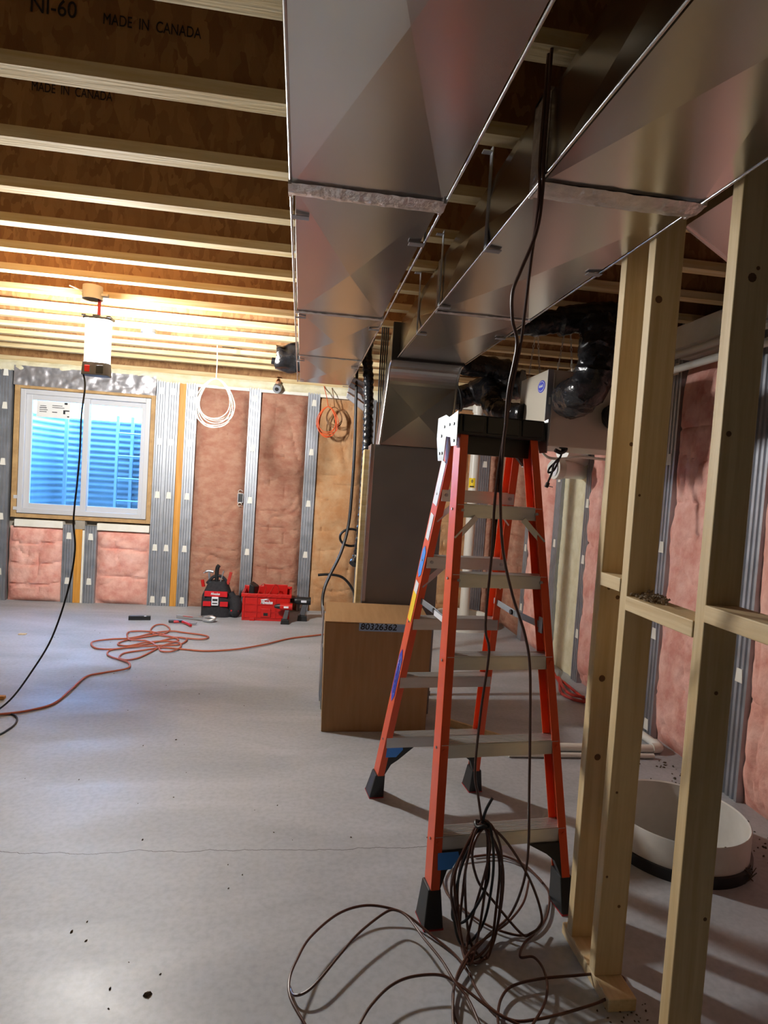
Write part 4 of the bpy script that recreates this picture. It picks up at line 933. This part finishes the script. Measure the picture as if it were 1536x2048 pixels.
F6 = [(745,870),(770,800),(820,720),(900,660),(980,600),(1040,520),(1062,430)]
cable('brown_wire', fpx([(820,1300),(765,1160),(740,1041),(738,960)]+F6, lambda t: .008+.05*t), .0040, 'browncable', 'brown wire rising from the floor through the tied coil', 'brown wires', sub=8)

# ================================================================== ORANGE EXTENSION CORD
def epx(lst, z=.008): return [at(x/2.3273, 1160+y/2.3273, Z=z+.006*random.random()) for x, y in lst]
EC = [(-900,700),(-500,690),(-200,650),(-60,632),(0,625),(120,610),(250,575),(330,510),(400,450),(480,432),(580,415),(605,400),(590,380),(530,362),(500,345),(520,325),(620,312),(740,305),(835,300),(870,275),(820,268),
      (700,295),(600,312),(520,322),(450,318),(425,300),(440,285),(520,275),(590,272),(650,262),(720,245),(800,238),(860,245),(940,255),(970,265),(940,275),(860,270),(780,262),(710,250),(702,230),(725,210),(765,208),(790,228),(770,248),(720,258),(640,270),
      (570,285),(550,300),(600,306),(680,290),(760,285),(830,290),(840,312),(800,332),(750,330),(735,310),(690,285),(640,280),(600,276),(600,242),(700,240),(790,262),(830,280),(760,305),(720,325),(650,360),(590,372),(555,362),(580,340),(680,325),(760,315),(850,322),(960,330),(1100,322),(1230,300),(1350,272),(1490,255),(1540,248)]
random.seed(3)
cable('extension_cord', epx(EC), .0072, 'cordorange', 'orange extension cord tangled in a pile on the floor and trailing to the left', sub=7)

# ================================================================== TOOLS AT THE BACK WALL
# red crate
cr = thing('tool_crate', 'open red plastic crate standing before the back wall', 'crate', (-.27, 6.62, 0))
cx0, cx1, cy0, cy1, ch = -.515, -.035, 6.44, 6.80, .275
b = MB(); t = .012
b.box(cx0, cx1, cy0, cy0+t, .01, ch); b.box(cx0, cx1, cy1-t, cy1, .01, ch+.02); b.box(cx0, cx0+t, cy0+t, cy1-t, .01, ch); b.box(cx1-t, cx1, cy0+t, cy1-t, .01, ch); b.box(cx0, cx1, cy0, cy1, 0, .014)
b.build('crate_shell', 'red', cr, bevel=.003)
b = MB(); rr_ = .012
b.box(cx0-rr_, cx1+rr_, cy0-rr_, cy0, ch-.03, ch+.005); b.box(cx0-rr_, cx1+rr_, cy1, cy1+rr_, ch-.03, ch+.025); b.box(cx0-rr_, cx0, cy0, cy1, ch-.03, ch+.005); b.box(cx1, cx1+rr_, cy0, cy1, ch-.03, ch+.005)
for k in range(9): b.box(cx0+.03+k*.05, cx0+.05+k*.05, cy0-rr_-.004, cy0-rr_, ch-.022, ch-.002)
b.build('crate_rim', 'red', cr, bevel=.003)
for x in (cx0+.012, cx0+.14, cx0+.33, cx1-.02): MB().box(x, x+.010, cy0-.008, cy0, .02, ch-.03).build('rib', 'red', cr)
for z in (.03, .09, .165): MB().box(cx0, cx1, cy0-.006, cy0, z, z+.008).build('rib', 'red', cr)
b = MB(); b.box(cx0+.19, cx0+.29, cy0-.014, cy0, .04, .13); b.build('latch_housing', 'red', cr, bevel=.004)
MB().box(cx0+.218, cx0+.262, cy0-.0155, cy0-.013, .055, .085).build('latch_hole', 'black', cr)
for x in (cx0+.08, cx0+.40): MB().box(x, x+.05, cy0-.015, cy0, .0, .03).build('foot_lug', 'red', cr, bevel=.003)
text_part('Milwaukee', 'whitesticker', cr, (cx0+.185, cy0-.0105, .178), .05, ROT_FRONT, 'logo_lettering', width=.12, bold=.0015, shear=.25)
MB().prism([(cx0+.18,cy0-.0095,.222),(cx0+.27,cy0-.0095,.236),(cx0+.235,cy0-.0095,.226),(cx0+.275,cy0-.0095,.218),(cx0+.19,cy0-.0095,.214)], (0,.001,0)).build('logo_flash', 'whitesticker', cr)
# things in the crate
tag(MB().hexa([(-.47,6.5,.15),(-.40,6.5,.15),(-.38,6.62,.15),(-.45,6.62,.15),(-.46,6.5,.375),(-.41,6.5,.345),(-.36,6.62,.33),(-.43,6.62,.38)]).build('black_case', 'black', bevel=.012), 'black tool case sticking up in the left of the red crate', 'tool case')
tag(MB().tube(spline([(-.36,6.55,.02),(-.37,6.55,.25),(-.33,6.55,.36),(-.29,6.56,.33),(-.31,6.58,.20),(-.24,6.6,.28),(-.20,6.58,.355),(-.16,6.6,.30),(-.17,6.6,.1),(-.2,6.6,.02)],6), .005, 6).build('looped_lead', 'redhose', smooth=True), 'thin red cord looping out of the red crate', 'cable')
tag(MB().box(-.32, -.07, 6.70, 6.715, .015, .335).build('red_organizer', 'red', bevel=.004), 'flat red panel standing at the back of the red crate', 'tool case')
# tool bag
tb = thing('tool_bag', 'black and red tool bag full of tools beside the red crate', 'bag', (-.78, 6.63, 0))
def bagfn(u, v):
    a = u*2*math.pi; w = .155*(1-.42*max(0, v-.55)/.45)*(1+.03*math.sin(3*a)); d = .11*(1-.35*max(0, v-.55)/.45)
    c, s = math.cos(a), math.sin(a); k = (abs(c)**4+abs(s)**4)**-.25
    return Vector((-.79+w*c*k, 6.63+d*s*k, .36*v))
b = MB().grid(bagfn, 40, 14); b.add([bagfn(i/40, 1) for i in range(40)], [tuple(range(40))]); b.build('bag_body', 'blackfab', tb, smooth=True)
for (z, h, w) in ((.215,.055,.115), (.115,.05,.125)):
    for (xa, xb) in (((-.79-w, -.79+w),) if z > .2 else ((-.79-w, -.79-.045), (-.79+.045, -.79+w))):
        MB().box(xa, xb, 6.508, 6.53, z, z+h).build('red_panel', 'redfab', tb, bevel=.004)
MB().box(-.83, -.76, 6.500, 6.52, .125, .215).build('buckle', 'whitesticker', tb, bevel=.006)
MB().box(-.82, -.77, 6.497, 6.5, .175, .195).build('buckle_slot', 'ink', tb); MB().box(-.82, -.77, 6.497, 6.5, .145, .155).build('buckle_slot', 'ink', tb)
text_part('Milwaukee', 'whitesticker', tb, (-.84, 6.505, .235), .035, ROT_FRONT, 'logo_lettering', width=.09, bold=.001, shear=.25)
MB().tube(spline([(-.66,6.60,.03),(-.60,6.57,.06),(-.585,6.57,.12),(-.62,6.59,.19),(-.66,6.6,.24)],5), [.05]*4+[.065]*12+[.04]*5, 14).build('side_pouch', 'blackfab', tb, smooth=True)
MB().box(-.635, -.555, 6.51, 6.525, .07, .085).build('pouch_stripe', 'redfab', tb)
MB().tube(spline([(-.90,6.63,.33),(-.84,6.62,.40),(-.79,6.62,.415),(-.74,6.62,.40),(-.68,6.63,.33)],6), .016, 8).build('carry_handle', 'blackfab', tb, smooth=True)
# tools in the bag
hm = thing('hammer', 'claw hammer head sticking out of the tool bag on its left', 'hammer', (-.88,6.63,.36))
MB().tube([(-.87,6.63,.30), (-.885,6.63,.45)], .011, 8).build('handle', 'galv', hm, smooth=True); MB().tube(spline([(-.94,6.63,.435),(-.91,6.63,.455),(-.88,6.63,.46),(-.84,6.63,.452)],4), [.006]*3+[.012]*6+[.016]*4, 8).build('head', 'galv', hm, smooth=True)
tag(MB().tube(spline([(-.80,6.62,.34),(-.805,6.62,.44),(-.80,6.62,.50),(-.785,6.62,.525)],5), .021, 10).build('black_grip', 'black', smooth=True), 'thick black tool grip standing tallest in the tool bag', 'tool')
tag(MB().tube([(-.765,6.61,.34), (-.735,6.61,.47)], .007, 8).build('steel_rod', 'galv', smooth=True), 'thin steel tool shaft standing in the middle of the tool bag', 'tool')
tag(MB().bar((-.69,6.62,.33), (-.66,6.62,.46), .03, .02, (1,0,0)).build('red_level', 'redhose', bevel=.002), 'dark red flat tool standing in the right of the tool bag', 'tool')
tag(MB().tube([(-.93,6.60,.30), (-.945,6.60,.37)], .018, 8).build('red_grip', 'red', smooth=True), 'red handle sticking out low at the left of the tool bag', 'tool')
# cordless drills
def drill(name, base, label, flip, body, s=1.0):
    o = thing(name, label, 'drill', base, group='cordless tools'); B = Vector(base); e = Vector((flip,0,0))
    P = lambda x, y, z: B+e*(x*s)+Vector((0,y*s,z*s))
    MB().hexa([P(-.045,-.04,0),P(.045,-.04,0),P(.045,.04,0),P(-.045,.04,0),P(-.04,-.035,.05),P(.04,-.035,.05),P(.04,.035,.05),P(-.04,.035,.05)]).build('battery', 'black', o, bevel=.004)
    MB().hexa([P(-.028,-.02,.05),P(.022,-.02,.05),P(.022,.02,.05),P(-.028,.02,.05),P(-.005,-.02,.15),P(.04,-.02,.15),P(.04,.02,.15),P(-.005,.02,.15)]).build('grip', 'grey', o, bevel=.006)
    MB().tube([P(.07,0,.185), P(-.06,0,.185)], .036*s, 14).build('motor_housing', body, o, smooth=True)
    MB().tube([P(-.06,0,.185), P(-.085,0,.185), P(-.12,0,.185)], [.03*s,.026*s,.014*s], 12).build('chuck', 'black', o, smooth=True)
    MB().box(*sorted((P(-.02,0,0).x, P(.03,0,0).x)), B.y-.038*s, B.y-.034*s, B.z+.175*s, B.z+.195*s).build('name_plate', 'whitesticker', o)
    return o
drill('cordless_drill', (-.075,6.345,0), 'red and black cordless drill standing before the right end of the crate', 1, 'red', .95)
drill('cordless_driver', (.10,6.52,0), 'black cordless tool standing right of the red crate', 1, 'black', 1.12)
# tools lying on the floor
p = at(279,1236,Z=.02)
bl = thing('black_level', 'short black torpedo level lying on the floor below the window', 'level', (p.x,p.y,0))
MB().bar(p+Vector((-.10,-.01,.0)), p+Vector((.10,.02,.0)), .03, .045, (0,1,0)).build('body', 'black', bl, bevel=.004); MB().bar(p+Vector((.045,-.012,.022)), p+Vector((.065,-.008,.022)), .012, .004, (0,1,0)).build('vial', 'whitesticker', bl)
p = at(372,1246,Z=.02)
pl = thing('pliers', 'red-handled pliers lying open on the floor before the tool bag', 'pliers', (p.x,p.y,0))
MB().tube(spline([p+Vector((-.12,.03,0)), p+Vector((-.06,.03,.005)), p+Vector((0,-.01,.005)), p+Vector((.06,-.09,0))],5), .013, 8).build('handle', 'red', pl, smooth=True)
MB().tube(spline([p+Vector((-.17,.05,0)), p+Vector((-.10,.045,.004)), p+Vector((-.04,.02,.008))],5), .014, 8).build('handle', 'black', pl, smooth=True)
MB().bar(p+Vector((-.02,.01,.004)), p+Vector((.10,.0,.004)), .03, .014, (0,1,0)).build('jaw', 'galv', pl, bevel=.003)
p = at(398,1237,Z=.02)
ct = thing('pipe_wrench', 'long silver hand tool with a red stripe lying before the tool bag', 'tool', (p.x,p.y,0))
MB().bar(p+Vector((-.23,.07,.0)), p+Vector((.10,-.04,.005)), .028, .022, (0,0,1)).build('bar', 'alu', ct, bevel=.003); MB().bar(p+Vector((-.16,.037,.012)), p+Vector((-.06,.003,.012)), .018, .004, (0,1,0)).build('stripe', 'red', ct)
MB().tube(spline([p+Vector((.05,-.02,.01)), p+Vector((.12,-.05,.03)), p+Vector((.16,-.06,.02)), p+Vector((.12,-.08,.0)), p+Vector((.05,-.05,0))],5), .016, 8).build('head', 'alu', ct, smooth=True)
tag(MB().bar(p+Vector((-.02,.05,.0)), p+Vector((.13,.03,.02)), .06, .02, (0,1,0)).build('parts_bag', 'clear', bevel=.008), 'clear plastic bag of fittings lying on the silver tool', 'bag')

# outlet box on the stud, copper stub, black pieces near the back ceiling
p = at(481,996,Y=YB-.02)
ob3 = thing('outlet_box', 'open metal outlet box with white wire ends fixed beside the metal stud', 'electrical box', p)
b = MB(); w, h, d = .03, .05, .04
b.box(p.x-w, p.x+w, p.y-.01, p.y, p.z-h, p.z-h+.004); b.box(p.x-w, p.x+w, p.y-.01, p.y, p.z+h-.004, p.z+h); b.box(p.x-w, p.x-w+.004, p.y-.01, p.y, p.z-h, p.z+h); b.box(p.x+w-.004, p.x+w, p.y-.01, p.y, p.z-h, p.z+h)
b.build('box_rim', 'whitesticker', ob3); MB().box(p.x-w, p.x+w, p.y-.003, p.y+.01, p.z-h, p.z+h).build('box_inside', 'black', ob3)
for s in (1, -1): MB().tube([p+Vector((.022*math.cos(a)-.004, -.012, s*(h+.02)+.018*math.sin(a))) for a in [i*2*math.pi/10 for i in range(9)]], .004, 6).build('wire_end', 'whitecable', ob3, smooth=True)
p = at(556,778,Y=YB-.05)
vt = thing('copper_stub', 'copper pipe stub with grey cap poking from the foam at the wall top', 'pipe', p)
MB().tube([p+Vector((0,.08,.12)), p+Vector((0,.0,.06))], .028, 12).build('copper_pipe', 'copper', vt, smooth=True)
MB().tube([p+Vector((0,.03,.03)), p+Vector((-.01,-.05,-.01))], .045, 14).build('cap', 'galv', vt, smooth=True); MB().tube([p+Vector((-.01,-.052,-.011)), p+Vector((-.0102,-.053,-.0115))], .022, 12).build('opening', 'black', vt)
# black film wrapped duct end on the left of the supply duct
random.seed(9)
def bagend(u, v):
    a = u*2*math.pi; x = -.05-.19*v; r = .115*(1-.25*v**3)*(1+.0)
    if v > .97: r *= .35
    q = Vector((x, 4.80+r*1.0*math.cos(a), 2.40-.03*v+r*.95*math.sin(a)))
    return q+Vector((.02*noise.noise(q*14), .022*noise.noise(q*15+Vector((3,0,0))), .024*noise.noise(q*13+Vector((0,7,0)))))
tag(MB().grid(bagend, 48, 22).build('wrapped_duct_end', 'blackfilm', smooth=True), 'duct end wrapped in shiny black film on the left of the supply duct', 'duct')
tag(MB().tube(spline([(-.32,5.79,2.53),(-.2,5.79,2.516),(.0,5.79,2.514),(.25,5.79,2.514)],5), .035, 10).build('black_pipe', 'blackfilm', smooth=True), 'black pipe running under the joists behind the wrapped duct end', 'pipe')
tag(MB().bar(at(592,725,Y=4.9), at(598,745,Y=4.9), .03, .02, (1,0,0)).build('orange_tag', 'coilorange'), 'small orange tag hanging on the wrapped duct end', 'tag')
# offcuts and grit on the floor
random.seed(21)
db = MB()
def grit(n, fx, smin, smax):
    for k in range(n):
        x, y = fx(); s = random.uniform(smin, smax); a = random.uniform(0, 3.14); c_, s_ = math.cos(a)*s, math.sin(a)*s
        db.hexa([(x-c_,y-s_,0.0005),(x+s_*.6,y-c_*.6,0.0005),(x+c_,y+s_,0.0005),(x-s_*.6,y+c_*.6,0.0005),(x-c_*.6,y-s_*.6,s*.7),(x+s_*.3,y-c_*.3,s*.8),(x+c_*.6,y+s_*.6,s*.7),(x-s_*.3,y+c_*.3,s*.6)])
grit(120, lambda: (random.uniform(-2.2,1.0), random.uniform(1.5,6.5)), .0015, .005)
grit(150, lambda: (2.2-abs(random.gauss(0,.15)), random.uniform(2.0,3.6)), .003, .010)
grit(70, lambda: (random.gauss(1.03,.06), random.uniform(1.45,1.66)), .002, .006)
for (px, py, s) in ((295,1990,.013), (285,1680,.006), (143,1864,.007), (172,1882,.005), (220,1978,.006), (352,1480,.006)):
    q = at(px, py, Z=0); grit(1, lambda: (q.x, q.y), s, s*1.1)
tag(db.build('floor_debris', 'soil'), 'grit and small crumbs scattered on the concrete floor', 'debris', kind='stuff')
random.seed(33); hb = MB()
for k in range(70):
    q = at(1475,1750,Z=0)+Vector((random.gauss(0,.02), random.gauss(0,.03), random.uniform(.005,.05))); d = Vector((random.gauss(0,1),random.gauss(0,1),random.gauss(0,1))).normalized()*.022
    hb.tube([q-d, q+d], .0022, 4)
tag(hb.build('fibre_tuft', 'soil'), 'dark tuft of fibre and dirt at the right side of the sump basin', 'debris', kind='stuff')
q = at(45,1268,Z=.004); tag(MB().box(q.x-.03, q.x+.03, q.y-.02, q.y+.02, 0, .008).build('wood_chip', 'lumber_y', bevel=.003), 'small wood chip on the floor below the window', 'offcut')
q = at(-2,1396,Z=.01); tag(MB().bar(q+Vector((-.05,0,.005)), q+Vector((.035,.0,.005)), .03, .02, (0,1,0)).build('wood_offcut', 'amber', bevel=.003), 'yellow wood offcut at the left edge of the floor', 'offcut')
